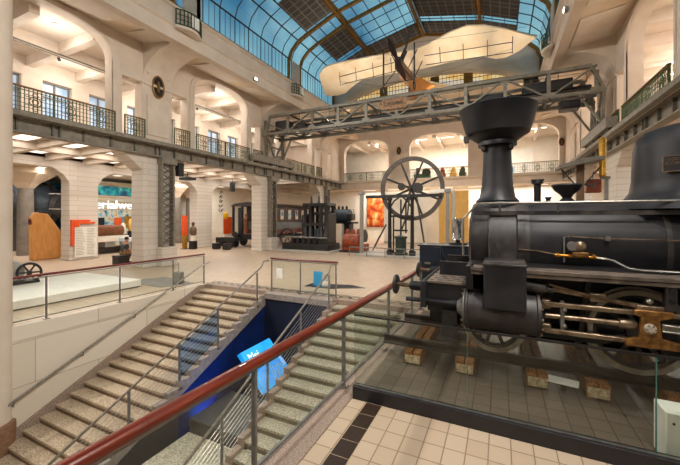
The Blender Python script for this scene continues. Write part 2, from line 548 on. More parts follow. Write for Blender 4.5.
def arcade(xin, side):
    """side -1: the left arcade (solid lies towards -x); +1: the right one"""
    x0, x1 = (xin - 0.5, xin) if side < 0 else (xin, xin + 0.5)
    w = MB()
    for a, b_ in SOLID:
        w.box(x0, x1, a, b_, 5.86, TOP)
    for a, b_ in SMALL:
        w.box(x0, x1, a, b_, 8.55, TOP)
    for a, b_ in RISE_ARCH:
        w.prism([(a, TOP)] + arch_pts(a, b_, 8.95, 10.1) + [(b_, TOP)], 'yz', x0, x1)
    nm = 'left' if side < 0 else 'right'
    st(w, 'wall_' + nm, 'plaster')
    # raised mouldings round the arches and panels on the wide piers
    t = MB()
    xa, xb = (xin, xin + 0.07) if side < 0 else (xin - 0.07, xin)
    for a, b_ in RISE_ARCH:
        for grow, dx in ((0.28, 1.0), (0.12, 1.8)):
            inn = [(a, 5.95)] + arch_pts(a, b_, 8.95, 10.1) + [(b_, 5.95)]
            out = [(a - grow, 5.95)] + arch_pts(a - grow, b_ + grow, 8.95, 10.1 + min(grow, 0.2)) + [(b_ + grow, 5.95)]
            k = len(inn)
            xe = xin + (0.07 * dx if side < 0 else -0.07 * dx)
            for i in range(k - 1):
                p, q, r_, s_ = inn[i], inn[i + 1], out[i + 1], out[i]
                t.slab([(xin, *p), (xin, *q), (xin, *r_), (xin, *s_)], (1 if side < 0 else -1, 0, 0), 0.05 * dx)
    for c in PIERS:
        t.box(xa, xb, c - 0.55, c + 0.55, 6.2, 8.0)
        t.box(xa, xb, c - 0.8, c + 0.8, 8.5, 8.62)
    st(t, 'trim_arch_' + nm, 'plaster_trim')
    # curved brackets carrying the edge beam out from the wide piers
    k = MB()
    xe = SL if side < 0 else SR
    sgn = 1 if side < 0 else -1
    for c in PIERS:
        prof = [(xin, TOP), (xin, 8.75)]
        xe_ = xe - sgn * .1
        L = abs(xe_ - xin)
        for i in range(1, 13):
            a = PI / 2 * i / 12
            prof.append((xin + sgn * L * (1 - math.cos(a)) , 8.75 + (9.95 - 8.75) * math.sin(a)))
        prof.append((xe_, TOP))
        k.prism(prof, 'xz', c - 0.72, c + 0.72)
    st(k, 'trim_bracket_' + nm, 'plaster_trim')
    # soffit and edge beam
    st(MB().prism([(xin - sgn * 0.5, TOP), (xin, TOP), (xe - sgn * .2, 10.05), (xe - sgn * .2, 10.5), (xin - sgn * .5, 10.6)], 'xz', -1, 31.2), 'ceiling_soffit_' + nm, 'soffit')
    st(MB().prism([(xe - sgn * 0.4, 9.9), (xe, 9.9), (xe, 10.45), (xe + sgn * .1, 10.5), (xe + sgn * .1, 10.62), (xe, 10.66), (xe, 11.2), (xe + sgn * .12, 11.25), (xe + sgn * .12, 11.34), (xe - sgn * 0.4, 11.34)], 'xz', -5, 25.4), 'beam_' + nm, 'plaster')
    r = MB()
    for i in range(9):
        y = 2.2 + 3.4 * i
        r.prism([(xin + sgn * .35, TOP - .1), (xin + sgn * .35, TOP - .06), (xe - sgn * .5, 10.08), (xe - sgn * .5, 10.02)], 'xz', y, y + 2.5)
    st(r, 'trim_soffit_' + nm, 'plaster_trim')
    # gallery slab, iron fascia girder with stiffeners, stone ledge
    g0, g1 = (XL - 7.2, XL - 0.05) if side < 0 else (XR + 0.05, XR + 7.2)
    s = MB().box(g0, g1, -1, 42, 5.55, 5.86)
    st(s, 'floor_gallery_' + nm, 'plaster')
    xo = xin + sgn * 0.12
    ga = MB()
    lo, hi = sorted((xin - sgn * 0.05, xo))
    ga.box(lo, hi, -1, 31, 5.22, 5.72)
    l2, h2 = sorted((xin - sgn * 0.05, xo + sgn * 0.16))
    ga.box(l2, h2, -1, 31, 5.70, 5.76).box(l2, h2, -1, 31, 5.2, 5.25)
    st(ga, 'beam_girder_' + nm, 'girder')
    gs = MB()
    lo, hi = sorted((xo, xo + sgn * 0.1))
    for i in range(30):
        y = 1.4 + i * 1.01
        gs.box(lo, hi, y, y + 0.06, 5.25, 5.70)
        if i % 4 == 1:
            gs.box(lo, hi, y + .22, y + 0.28, 5.25, 5.70)
    st(gs, 'trim_stiffener_' + nm, 'girder_dark')
    l3, h3 = sorted((xin - sgn * 0.5, xo + sgn * 0.24))
    st(MB().box(l3, h3, -1, 31, 5.76, 5.9), 'trim_ledge_' + nm, 'plaster_trim', 0.02)
    # lower front piers of white brick, widening at the head
    for c in PIERS:
        a, b_ = c - 0.72, c + 0.72
        p = MB()
        xo2 = xin - sgn * 0.85
        lo, hi = sorted((xin, xo2))
        p.box(lo, hi, a, b_, 0, 5.55)
        p.prism([(a, 4.5), (a, 5.55), (a - 1.0, 5.55), (a - 1.0, 5.3)], 'yz', lo, hi)
        p.prism([(b_, 4.5), (b_, 5.55), (b_ + 1.0, 5.55), (b_ + 1.0, 5.3)], 'yz', lo, hi)
        p.box(lo - .05, hi + .05, a - .05, b_ + .05, 0, .16)
        st(p, 'pillar', 'brick', 0.03)

arcade(XL, -1)
arcade(XR, 1)

# back row of piers under the left gallery with splayed openings
XB = -20.9
for c in (2.3,) + PIERS:
    p = MB()
    p.box(XB - 0.85, XB, c - 0.72, c + 0.72, 0, 5.55)
    p.box(XB - .9, XB + .05, c - .77, c + .77, 0, .12)
    st(p, 'pillar', 'brick', 0.03)
w = MB()
cs = (2.3,) + PIERS + (36,)
for a, b_ in zip(cs[:-1], cs[1:]):
    y0, y1 = a + 0.72, b_ - 0.72
    w.prism([(y0, 5.55), (y0, 4.2), (y0 + .25, 4.6), (y0 + .75, 4.95), (y1 - .75, 4.95), (y1 - .25, 4.6), (y1, 4.2), (y1, 5.55)], 'yz', XB - 0.6, XB)
st(w, 'wall_lower_left', 'brick')

# lower ceiling beams of the left gallery
c = MB()
for i in range(20):
    y = 2.3 + i * 1.69
    c.box(XB, XL - .05, y - .12, y + .12, 5.25, 5.55)
c.box(-17.95, -17.7, 0, 33, 5.2, 5.55)
st(c, 'ceiling_lower_left', 'plaster')
st(MB().box(-36, XB, -2, 42, 5.4, 5.7), 'ceiling_showroom', 'plaster')

# upper left gallery: wall with windows, coffered ceiling
wl = MB()
WN = [(6.7 + 2.13 * i, 8.0 + 2.13 * i) for i in range(11)]
ys = [1.0]
for a, b_ in WN:
    wl.box(-21.4, XB, ys[-1], a, 5.86, 10.2)
    wl.box(-21.4, XB, a, b_, 9.3, 10.2)
    wl.box(-21.4, XB, a, b_, 5.86, 6.9)
    ys.append(b_)
wl.box(-21.4, XB, ys[-1], 31.2, 5.86, 10.2)
st(wl, 'wall_gallery_left', 'plaster')
for i, (a, b_) in enumerate(WN):
    fr = MB()
    for y in (a, a + .6, b_ - .06):
        fr.box(-21.25, -21.15, y, y + .06, 6.9, 9.3)
    for z in (6.9, 8.5, 9.24):
        fr.box(-21.25, -21.15, a, b_, z, z + .06)
    w_ = st(fr, 'window_%d' % (i + 1), 'grey')
    MB().box(-21.3, -21.28, a, b_, 6.9, 9.3).build('pane', 'daylight', w_)
uc = MB().box(-21.4, XL - .5, -1, 31.2, 10.2, 10.4)
st(uc, 'ceiling_left', 'plaster')
ub = MB()
for i in range(15):
    y = 2.0 + i * 2.11
    ub.prism([(XB, 9.75), (XL - .5, 9.75), (XL - .5, 10.2), (XB, 10.2)], 'xz', y - .16, y + .16)
ub.box(-18.4, -18.0, -1, 31, 9.7, 10.2)
st(ub, 'beam_ceiling_left', 'plaster')
# right gallery back wall and ceiling
st(MB().box(11.0, 11.4, -1, 31.2, 0, 10.2), 'wall_gallery_right', 'plaster')
st(MB().box(XR + .5, 11.4, -1, 31.2, 10.2, 10.4), 'ceiling_right', 'plaster')
ub = MB()
for i in range(15):
    y = 2.0 + i * 2.11
    ub.box(XR + .5, 11.0, y - .16, y + .16, 9.75, 10.2)
st(ub, 'beam_ceiling_right', 'plaster')

# back wall of the nave with three arches, gallery behind it
w = MB()
YB = 31.0
OPEN = ((-14.3, -9.6), (-7.6, -2.5), (-0.6, 4.2))
for a, b_ in ((-22, -14.3), (-9.6, -7.6), (-2.5, -0.6), (4.2, 12)):
    w.box(a, b_, YB, YB + .5, 5.86, 12)
for a, b_ in OPEN:
    w.prism([(a, 12)] + arch_pts(a, b_, 8.6, 9.9) + [(b_, 12)], 'xz', YB, YB + .5)
st(w, 'wall_back', 'plaster')
t = MB()
for a, b_ in OPEN:
    inn = [(a, 5.95)] + arch_pts(a, b_, 8.6, 9.9) + [(b_, 5.95)]
    out = [(a - .22, 5.95)] + arch_pts(a - .22, b_ + .22, 8.6, 10.1) + [(b_ + .22, 5.95)]
    for i in range(len(inn) - 1):
        t.slab([(p[0], YB, p[1]) for p in (inn[i], inn[i + 1], out[i + 1], out[i])], (0, -1, 0), 0.06)
st(t, 'trim_arch_back', 'plaster_trim')
st(MB().box(-22, 12, YB - .1, 38, 5.1, 5.86), 'floor_gallery_back', 'plaster')
st(MB().box(-15, 4.8, YB - .3, YB - .1, 5.72, 5.9), 'trim_ledge_back', 'plaster_trim', 0.02)
st(MB().box(-22, 12, 37, 37.4, 0, 11), 'wall_gallery_back', 'offwhite')
st(MB().box(-22, 12, 31.5, 37.4, 10.0, 10.3), 'ceiling_back', 'plaster')
bb = MB()
for i in range(10):
    bb.box(-14 + i * 2.1, -13.7 + i * 2.1, 31.5, 37, 9.65, 10.0)
st(bb, 'beam_ceiling_back', 'plaster')
st(MB().box(-22, 12, 33.4, 33.7, 0, 5.1), 'wall_lower_back', 'offwhite')
st(MB().box(-36, -22, 36, 36.4, 0, 5.5), 'wall_far_left', 'offwhite')
st(MB().box(11.0, 11.4, 28, 42, 0, 10), 'wall_far_right', 'plaster')
st(MB().box(-13.2, 3.0, 25.0, 31.2, 11.2, 11.5), 'ceiling_bay', 'soffit')
st(MB().box(-36, -35.6, -2, 42, 0, 5.5), 'wall_showroom', 'blueimage')
# wall behind the camera closes the hall
st(MB().box(-36, 14, -5.4, -5.0, -3.5, 16.5), 'wall_front', 'plaster')
st(MB().box(-15.3, 5.1, -5, -1, 11.3, 11.6), 'ceiling_front', 'soffit')
st(MB().box(-22, -15.3, -5, -1, 10.2, 10.4), 'ceiling_corner', 'soffit')

# ---- skylight roof
PROF = [(SL, 11.34), (SL, 12.75), (-12.3, 13.3), (-11.8, 13.8), (-11.1, 14.15), (-9.0, 15.0), (-5.07, 15.9)]
PROF = PROF + [(-10.14 - x, z) for x, z in PROF[-2::-1]]
Y0, Y1 = -1.0, 25.0

def roof_strip(i, y0, y1, name, m, dz=0.0):
    (xa, za), (xb, zb) = PROF[i], PROF[i + 1]
    nx, nz = -(zb - za), xb - xa
    L = math.hypot(nx, nz)
    mb = MB().slab([(xa, y0, za + dz), (xb, y0, zb + dz), (xb, y1, zb + dz), (xa, y1, za + dz)], (nx / L, 0, nz / L), 0.02)
    return mb

wg = MB()
for i in (0, 1, 2, 3, 8, 9, 10, 11):
    (xa, za), (xb, zb) = PROF[i], PROF[i + 1]
    wg.slab([(xa, Y0, za), (xb, Y0, zb), (xb, Y1, zb), (xa, Y1, za)], (0, 0, 1) if i not in (0, 11) else (1, 0, 0), 0.015)
glz = st(wg, 'window_skylight', 'skyglass', smooth=False)
lv = MB()
gaps = [(-1, 5.0), (5.5, 9.4), (11.3, 14.6), (15.2, 18.2), (19.9, 22.6), (23.2, 25)]
gl = MB()
for i in (4, 5, 6, 7):
    (xa, za), (xb, zb) = PROF[i], PROF[i + 1]
    gl.slab([(xa, Y0, za + .06), (xb, Y0, zb + .06), (xb, Y1, zb + .06), (xa, Y1, za + .06)], (0, 0, 1), 0.015)
    for a, b_ in gaps:
        if i == 5 and 11 < a < 20:
            continue                     # these shades are drawn back
        f0, f1 = (0.0, 1.0)
        if i == 6: f0 = 0.05
        xs = (xa + (xb - xa) * f0, xa + (xb - xa) * f1)
        zs = (za + (zb - za) * f0, za + (zb - za) * f1)
        lv.slab([(xs[0], a, zs[0] - .05), (xs[1], a, zs[1] - .05), (xs[1], b_, zs[1] - .05), (xs[0], b_, zs[0] - .05)], (0, 0, 1), 0.02)
st(gl, 'window_rooflight', 'skyglass', smooth=False)
st(lv, 'ceiling_louvres', 'shade', smooth=False)
mu = MB()
y = 4.0
while y < 25.01:
    mu.tube([(x, y, z - .03) for x, z in PROF], 0.028, 5)
    y += 1.05
for i in range(3):
    pass
for (xa, za) in (PROF[1], PROF[3], PROF[4], PROF[8], PROF[9], PROF[11]):
    mu.bar((xa, Y0, za), (xa, Y1, za), 0.06, 0.06)
for i in (4, 5, 6, 7):
    (xa, za), (xb, zb) = PROF[i], PROF[i + 1]
    k = 3 if i in (4, 7) else 5
    for j in range(1, k):
        q = j / k
        mu.bar((xa + (xb - xa) * q, 4, za + (zb - za) * q), (xa + (xb - xa) * q, Y1, za + (zb - za) * q), 0.03, 0.05)
for y in [4.0 + 0.35 * k for k in range(60)]:
    for x in (SL + .01, SR - .01):
        mu.bar((x, y, 11.34), (x, y, 12.75), 0.018)
st(mu, 'trim_glazing_bar', 'crane_dark')
ri = MB()
for y in (9.75, 11.05, 18.4, 19.75, 24.9):
    for i in range(len(PROF) - 1):
        (xa, za), (xb, zb) = PROF[i], PROF[i + 1]
        ri.bar((xa, y, za - .12), (xb, y, zb - .12), 0.12, 0.2)
for (x, z) in (PROF[5], PROF[6], PROF[7]):
    ri.bar((x, Y0, z - .14), (x, Y1, z - .14), 0.2, 0.2)
    for dx in (-.2, .2):
        ri.bar((x + dx, Y0, z - .16), (x + dx, Y1, z - .16), 0.05, 0.08)
ri.bar((SL + .02, Y0, 11.38), (SL + .02, Y1, 11.38), .1, .08).bar((SR - .02, Y0, 11.38), (SR - .02, Y1, 11.38), .1, .08)
st(ri, 'trim_roof_rib', 'goldrib')
# solid mullion panels above the wide piers
so = MB()
for c in PIERS[:2]:
    for x in (SL + .02, SR - .06):
        so.box(x, x + .04, c - .5, c + .5, 11.34, 12.75)
st(so, 'trim_panel', 'grey_light')
# end gable with a wide glazed arch
AR = [(-11.6 + 13.0 * i / 24, 11.2 + 1.5 * math.sin(PI * i / 24) ** 0.6) for i in range(25)]
gm = MB()
outer = PROF
gm.prism([(SL, 11.2)] + [(x, z) for x, z in PROF] + [(SR, 11.2), (AR[-1][0], 11.2)] + AR[::-1] + [(AR[0][0], 11.2)], 'xz', 25.0, 25.4)
st(gm, 'wall_gable', 'plaster')
t = MB()
for i in range(24):
    (xa, za), (xb, zb) = AR[i], AR[i + 1]
    t.slab([(xa, 25, za), (xb, 25, zb), (xb, 25, zb + .85), (xa, 25, za + .85)], (0, -1, 0), 0.12)
    t.slab([(xa, 25, za + .18), (xb, 25, zb + .18), (xb, 25, zb + .5), (xa, 25, za + .5)], (0, -1, 0), 0.2)
st(t, 'trim_gable', 'soffit')
gw = MB()
am = MB()
for i in range(24):
    (xa, za), (xb, zb) = AR[i], AR[i + 1]
    am.slab([(xa, 25.2, za - .38), (xb, 25.2, zb - .38), (xb, 25.2, zb), (xa, 25.2, za)], (0, 1, 0), 0.02)
    gw.slab([(xa, 25.22, 11.2), (xb, 25.22, 11.2), (xb, 25.22, zb - .3), (xa, 25.22, za - .3)], (0, 1, 0), 0.02)
wo = st(gw, 'window_gable', 'bright_day', smooth=False)
am.build('amber_border', 'amber_day', wo)
fm = MB()
for i in range(1, 52):
    x = -11.5 + i * .25
    zt = 11.2 + 1.5 * math.sin(PI * min(max((x + 11.6) / 13, 0), 1)) ** 0.6
    fm.box(x - .012, x + .012, 25.14, 25.2, 11.2, zt)
for z in (11.5, 11.8, 12.1, 12.4):
    fm.box(-11.4, 1.3, 25.14, 25.2, z - .012, z + .012)
for x in (-8.2, -5.9, -4.3, -2.0):
    fm.box(x - .3, x + .3, 25.05, 25.25, 11.2, 12.6)
fm.build('glazing_bars', 'goldrib', wo)
# ------------------------------------------------------------------ gallery railings
def railing(p0, p1, label, group=None):
    """ornamental bronze railing from p0 to p1 (x, y) on a gallery edge at z 5.9"""
    p0, p1 = Vector((*p0, 5.9)), Vector((*p1, 5.9))
    L = (p1 - p0).length
    u = (p1 - p0) / L
    t = T('balcony_railing', label, 'railing', tuple(p0), group)
    P = lambda s, z: p0 + u * s + Vector((0, 0, z))
    MB().bar(P(0, .88), P(L, .88), .09, .05).build('top_rail', 'railtop', t)
    b = MB()
    b.bar(P(0, .06), P(L, .06), .04, .03).bar(P(0, .78), P(L, .78), .03, .025)
    n = max(2, round(L / 0.12))
    for i in range(n + 1):
        s = L * i / n
        b.bar(P(s, .02), P(s, .86), .024)
    for z in (.2, .34, .5, .64):
        b.bar(P(0, z), P(L, z), .016)
    k = max(1, round(L / 1.05))
    for i in range(k):
        c = L * (i + .5) / k
        for rad, z in ((.17, .44), (.09, .44), (.08, .66), (.08, .2)):
            ring = [P(c + rad * math.cos(a * PI / 5), z + rad * math.sin(a * PI / 5)) for a in range(10)]
            b.tube(ring, .014, 4, True)
        for dz in (.3, .58):
            b.bar(P(c - .3, dz), P(c + .3, dz), .02)
    b.build('ironwork', 'bronze', t)
    for s in ([0, L] if L < 2 else [L * i / round(L / 2.1) for i in range(round(L / 2.1) + 1)]):
        MB().bar(P(s, 0), P(s, .9), .045).build('post', 'bronze', t)
    return t

x = XL + .2
railing((x, 4.36), (x, 8.64), 'dark ironwork balcony railing under the nearest left arch, with tall windows behind')
railing((x, 9.05), (x, 9.95), 'short ironwork railing in the narrow opening left of the left wall emblem')
railing((x, 11.5), (x, 12.4), 'short ironwork railing in the narrow opening right of the left wall emblem')
railing((x, 12.84), (x, 17.0), 'ironwork balcony railing under the second left arch, before the crane bridge')
railing((x, 17.44), (x, 18.35), 'short ironwork railing just left of the crane bridge carriage')
railing((x, 19.9), (x, 20.8), 'short ironwork railing just behind the left crane bridge carriage')
railing((x, 21.24), (x, 25.4), 'ironwork railing under the far left arch, beyond the crane bridge')
railing((x, 25.84), (x, 26.75), 'short ironwork railing past the far left arch, near the hall corner')
for (a, b_), lb in zip(OPEN, ('ironwork railing under the leftmost arch of the back wall', 'ironwork railing under the middle back arch, behind the big flywheel', 'ironwork railing under the right back arch, right of the locomotive chimney')):
    railing((a, 31.15), (b_, 31.15), lb)
x = XR - .17
railing((x, 12.84), (x, 17.0), 'green ironwork railing climbing the picture under the right gallery arch')
railing((x, 17.44), (x, 18.35), 'short green railing at the right end of the crane bridge')

# emblems on the piers
def emblem(loc, nrm, label, s=1.0):
    t = T('wall_emblem', label, 'emblem', loc, 'dark oval emblems on the piers')
    n = Vector(nrm)
    c = Vector(loc)
    tv = Vector((-n.y, n.x, 0))
    ov = lambda a, b_, q: [c + tv * (a * math.cos(2 * PI * i / q)) + Vector((0, 0, b_ * math.sin(2 * PI * i / q))) for i in range(q)]
    MB().slab([p - n * .02 for p in ov(.24 * s, .42 * s, 20)], n, .06).build('shield', 'black', t)
    MB().tube([p + n * .04 for p in ov(.25 * s, .44 * s, 20)], .035 * s, 6, True).build('wreath', 'goldrib', t)
    MB().slab([p + n * .04 for p in ov(.07 * s, .24 * s, 12)], n, .03).build('boss', 'railtop', t)
    cr = MB()
    for i in range(7):
        a = PI * (0.15 + .7 * i / 6)
        cr.ball(c + tv * (.5 * s * math.cos(a)) + Vector((0, 0, .25 * s + .5 * s * math.sin(a))) + n * .03, .09 * s, (1, 1, 1), 8)
    cr.build('crest', 'plaster_trim', t)
    return t
emblem((XL + .03, 10.72, 8.55), (1, 0, 0), 'dark oval emblem with gilt rim and plaster crest on the left pier', 1.15)
emblem((-8.6, 30.97, 8.6), (0, -1, 0), 'small dark oval emblem above the big flywheel on the back wall', .8)
emblem((4.35, 30.97, 8.2), (0, -1, 0), 'narrow dark emblem in the far right corner of the back wall', .7)

# green balconettes on the skylight beams
def balconette(x, sgn, y, label):
    t = T('balconette', label, 'balcony', (x, y, 10.4))
    q = [(x + sgn * (.12 + .3 * math.sin(PI * i / 10)), y - .66 + 1.32 * i / 10) for i in range(11)]
    MB().prism([(x, y - .66)] + q + [(x, y + .66)], 'xy', 10.36, 10.48).build('floor_plate', 'plaster_trim', t)
    r = MB()
    for z in (10.5, 11.12):
        r.tube([(a, b_, z) for a, b_ in q], .03, 6)
    for a, b_ in q:
        r.bar((a, b_, 10.48), (a, b_, 11.14), .035)
    for z in (10.7, 10.9):
        r.tube([(a, b_, z) for a, b_ in q], .014, 4)
    r.build('railing', mat('green iron', '2F4A2E', '223A22', rough=.5), t)
    MB().box(*sorted((x + sgn * .40, x + sgn * .43)), y - .1, y + .28, 10.55, 11.05).build('notice', 'paper', t)
    return t
balconette(SL + .1, 1, 10.4, 'green railed balconette on the left roof beam, nearest the top left')
balconette(SL + .1, 1, 19.1, 'green railed balconette on the left roof beam, above the crane bridge')
balconette(SR - .1, -1, 19.1, 'green railed balconette on the right roof beam')

# lattice columns against the front piers
def lattice(c, label):
    t = T('lattice_column', label, 'column', (XL + .2, c, 0))
    y0, y1 = c - .12, c + .5
    for y in (y0, y1):
        MB().box(XL + .01, XL + .3, y - .04, y + .04, 0.9, 5.22).build('flange', 'girder', t)
    b = MB()
    z = 1.0
    while z < 4.9:
        b.bar((XL + .27, y0, z), (XL + .27, y1, z + .34), .05, .03).bar((XL + .29, y1, z), (XL + .29, y0, z + .34), .05, .03)
        b.bar((XL + .05, y0, z), (XL + .05, y1, z + .34), .05, .03)
        z += .34
    b.build('lacing', 'girder_dark', t)
    MB().box(XL, XL + .4, y0 - .12, y1 + .12, 0, .9).build('plinth', 'brick', t, .02)
    MB().box(XL, XL + .4, y0 - .1, y1 + .1, 4.9, 5.2).build('head', 'girder', t)
lattice(10.9, 'grey iron lattice column on the front left pier beside the seated person')
lattice(19.3, 'grey iron lattice column on the left pier beside the railway carriage')
lattice(27.7, 'grey iron lattice column on the far left pier behind the black engines')

# ------------------------------------------------------------------ staircases
RISE, RUN, YT = 0.132, 0.2934, 8.55

def staircase(x0, x1, inner, n, tread_m, riser_m, string_m, label):
    t = T('staircase', label, 'staircase', ((x0 + x1) / 2, YT, 0))
    for k in range(n):
        z, ya, yb = -RISE * (k + 1), YT - RUN * (k + 1), YT - RUN * k
        s = MB().box(x0, x1, ya, yb + .02, z - .05, z).build('step', tread_m, t)
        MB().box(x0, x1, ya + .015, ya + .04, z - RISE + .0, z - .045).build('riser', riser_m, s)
    w = .13
    xa, xb = (inner - w / 2, inner + w / 2)
    top, bot = [], []
    for k in range(n):
        z, ya, yb = -RISE * (k + 1) + .07, YT - RUN * (k + 1) - .05, YT - RUN * k - .05
        top += [(yb, z), (ya, z)]
    zl = top[-1][1]
    poly = [(YT, .01), (YT - .05, .01)] + top + [(top[-1][0], zl - .3), (YT, -.28)]
    MB().prism(poly, 'yz', xa, xb).build('stringer', string_m, t)
    return t
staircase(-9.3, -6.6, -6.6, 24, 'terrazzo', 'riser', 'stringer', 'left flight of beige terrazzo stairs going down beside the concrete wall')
sk = MB()
top = []
for k in range(24):
    z, ya = -RISE * (k + 1) + .14, YT - RUN * (k + 1)
    top += [(ya, z)]
t = T('stair_skirting', 'stepped dark granite skirting along the concrete wall of the left stairs', 'skirting', (-9.27, 5, -1.6))
sk.prism([(YT, 0)] + top + [(top[-1][0], top[-1][1] - .4), (YT, -.4)], 'yz', -9.3, -9.26).build('skirting_board', 'granite', t)
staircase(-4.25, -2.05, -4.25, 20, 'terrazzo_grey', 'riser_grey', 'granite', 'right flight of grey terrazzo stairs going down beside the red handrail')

# landing blocks in the void
t = T('landing_block', 'grey terrazzo landing block at the bottom between the two stairs', 'landing', (-5.1, 3, -3.3))
MB().box(-5.95, -4.4, 0.2, 5.03, -3.3, -2.2).build('block', 'terrazzo_grey', t, .01)
t = T('dark_block', 'dark granite step block behind the grey landing', 'landing', (-5.1, 5.6, -3.3))
MB().box(-5.95, -4.4, 5.04, 6.3, -3.3, -1.93).build('block', 'dark_stone', t, .01)

# lit blue panel leaning in the void
t = T('advertising_panel', 'tilted bright blue lit panel with white lettering between the stairs', 'sign', (-5.3, 6.9, -1.95))
A, B_ = Vector((-5.68, 6.28, -0.95)), Vector((-5.68, 7.42, -0.95))
C_, D_ = Vector((-4.98, 7.5, -1.78)), Vector((-4.98, 6.36, -1.78))
nrm = (B_ - A).cross(D_ - A).normalized()
if nrm.z < 0: nrm = -nrm
MB().slab([A, B_, C_, D_], -nrm, .12).build('panel', 'sign_blue', t)
R_ = frame_rot(B_ - A, A - D_)
cen = lambda u, v: A.lerp(B_, u).lerp(D_.lerp(C_, u), v) + nrm * .012
text('lettering', 'Mei', .26, 'white_text', t, cen(.28, .2), R_, .004)
text('lettering', 'w', .22, 'white_text', t, cen(.14, .42), R_, .004)
R2 = frame_rot(C_ - B_, B_ - A)
text('small_print', '|||||||||||||', .12, 'white_text', t, cen(.94, .55), R2, .003)
ph = MB()
for i in range(9):
    q = cen(.40 + .05 * i, .95 - .03 * (i % 3))
    q2 = cen(.52 + .05 * i, .58 + .04 * (i % 4))
    ph.bar(q, q2, .02, .006, tuple(nrm))
ph.build('wave_graphic', mat('pale blue graphic', 'A9DDF5', '8CCBEA', rough=.4), t)
MB().box(-5.6, -5.45, 6.4, 7.3, -3.3, -1.2).build('support', 'dark_stone', t)

# ------------------------------------------------------------------ stair handrails
def zs(y):
    return (y - YT) * RISE / RUN

def stair_rail(x, y0, posts, label, glass_bay=None, group=None):
    t = T('stair_balustrade', label, 'handrail', (x, YT, 0))
    h = .93
    MB().tube([(x, y0, zs(y0) + h - .12), (x, y0 + .05, zs(y0) + h), (x, 8.2, zs(8.2) + h + .05), (x, 8.3, .98), (x, 8.56, .98)], .024, 8).build('handrail_tube', 'steel', t)
    for y in posts:
        p = MB().box(x - .012, x + .012, y - .025, y + .025, zs(y) - .2, zs(y) + h - .01).build('post', 'steel_grey', t)
        MB().box(x - .05, x + .05, y - .05, y + .05, zs(y) - .1, zs(y) - .06).build('fixing_plate', 'steel', p)
    for j in range(8):
        z = .12 + .095 * j
        MB().tube([(x, posts[0] - .9, zs(posts[0] - .9) + z), (x, posts[-1], zs(posts[-1]) + z)], .0045, 5).build('cable', 'steel', t)
    if glass_bay:
        a, b_ = glass_bay
        MB().slab([(x - .03, a, zs(a) + .12), (x - .03, b_, zs(b_) + .12), (x - .03, b_, zs(b_) + .86), (x - .03, a, zs(a) + .86)], (1, 0, 0), .01).build('glass_panel', 'reflection_glass', t)
    return t
stair_rail(-6.57, 2.3, (4.15, 5.3, 6.45, 8.0), 'steel cable handrail along the left stairs', (5.32, 6.43))
stair_rail(-4.25, 2.6, (4.26, 5.5, 6.75, 8.2), 'steel cable handrail along the right stairs, over the blue panel')
t = T('wall_handrail', 'steel handrail fixed to the concrete wall of the left stairs', 'handrail', (-9.2, 5, -1))
MB().tube([(-9.2, 2.4, zs(2.4) + .8), (-9.2, 8.3, zs(8.3) + .8), (-9.2, 8.65, .78)], .026, 8).build('handrail_tube', 'steel', t)
for y in (3.4, 4.7, 6.0, 7.3):
    MB().tube([(-9.3, y, zs(y) + .68), (-9.22, y, zs(y) + .68), (-9.2, y, zs(y) + .78)], .011, 6).build('bracket', 'steel_grey', t)

# floor level balustrades with wooden rails and glass
def balustrade(p0, p1, posts, label, wood, w=.085, ends=True):
    """p0, p1: (x, y); posts: distances along"""
    a, b_ = Vector((*p0, 0)), Vector((*p1, 0))
    L = (b_ - a).length
    u = (b_ - a) / L
    P = lambda s, z: a + u * s + Vector((0, 0, z))
    t = T('glass_balustrade', label, 'balustrade', tuple(a))
    MB().tube([P(0, 1.04), P(L, 1.04)], w / 2, 14, sy=.8).build('wooden_rail', wood, t)
    MB().bar(P(0, .985), P(L, .985), .04, .02).build('rail_support', 'steel_grey', t)
    for s in posts:
        p = MB().bar(P(s, 0), P(s, .99), .05, .03, tuple(u)).build('post', 'steel_grey', t, .004)
        MB().box(*sorted((P(s, 0).x - .06, P(s, 0).x + .06)), P(s, 0).y - .06, P(s, 0).y + .06, .012, .025).build('base_plate', 'steel', p)
    nrm = Vector((-u.y, u.x, 0))
    for s0, s1 in zip(posts[:-1], posts[1:]):
        q = [P(s0 + .05, .1), P(s1 - .05, .1), P(s1 - .05, .98), P(s0 + .05, .98)]
        g = MB().slab([p + nrm * -.005 for p in q], nrm, .01).build('glass_panel', 'paneglass', t)
    MB().bar(P(posts[0], .09), P(posts[-1], .09), .03, .02).build('bottom_rail', 'steel_grey', t)
    return t
balustrade((-2.06, 0.25), (-1.8, 8.6), (.5, 2.14, 3.93, 5.81, 7.46, 8.3), 'foreground glass balustrade with thick polished red wooden handrail', 'redwood', .115)
balustrade((-9.4, 1.5), (-9.4, 8.6), (.9, 2.54, 4.19, 5.85, 7.08), 'glass balustrade with dark red rail along the left edge of the stairwell', 'darkred', .07)
balustrade((-6.56, 8.66), (-4.2, 8.66), (.03, 1.1, 2.3), 'short glass balustrade with brown rail at the head of the void', 'darkred', .08)

# tall pale column at the left edge, standing on the stairs
t = T('column', 'tall cream round column on a stone base at the far left edge', 'column', (-9.0, 3.05, -2.5))
MB().lathe([(.36, -2.05), (.36, 7.6), (.42, 7.7), (.42, 7.9)], (-9.48, 3.1, 0), n=32).build('shaft', 'plaster', t)
MB().lathe([(.42, -3.3), (.42, -1.98), (.41, -1.93), (.37, -1.9)], (-9.48, 3.1, 0), n=32).build('base', mat('brown stone base', '8D6B52', '7A5A44', rough=.6, scale=12), t)

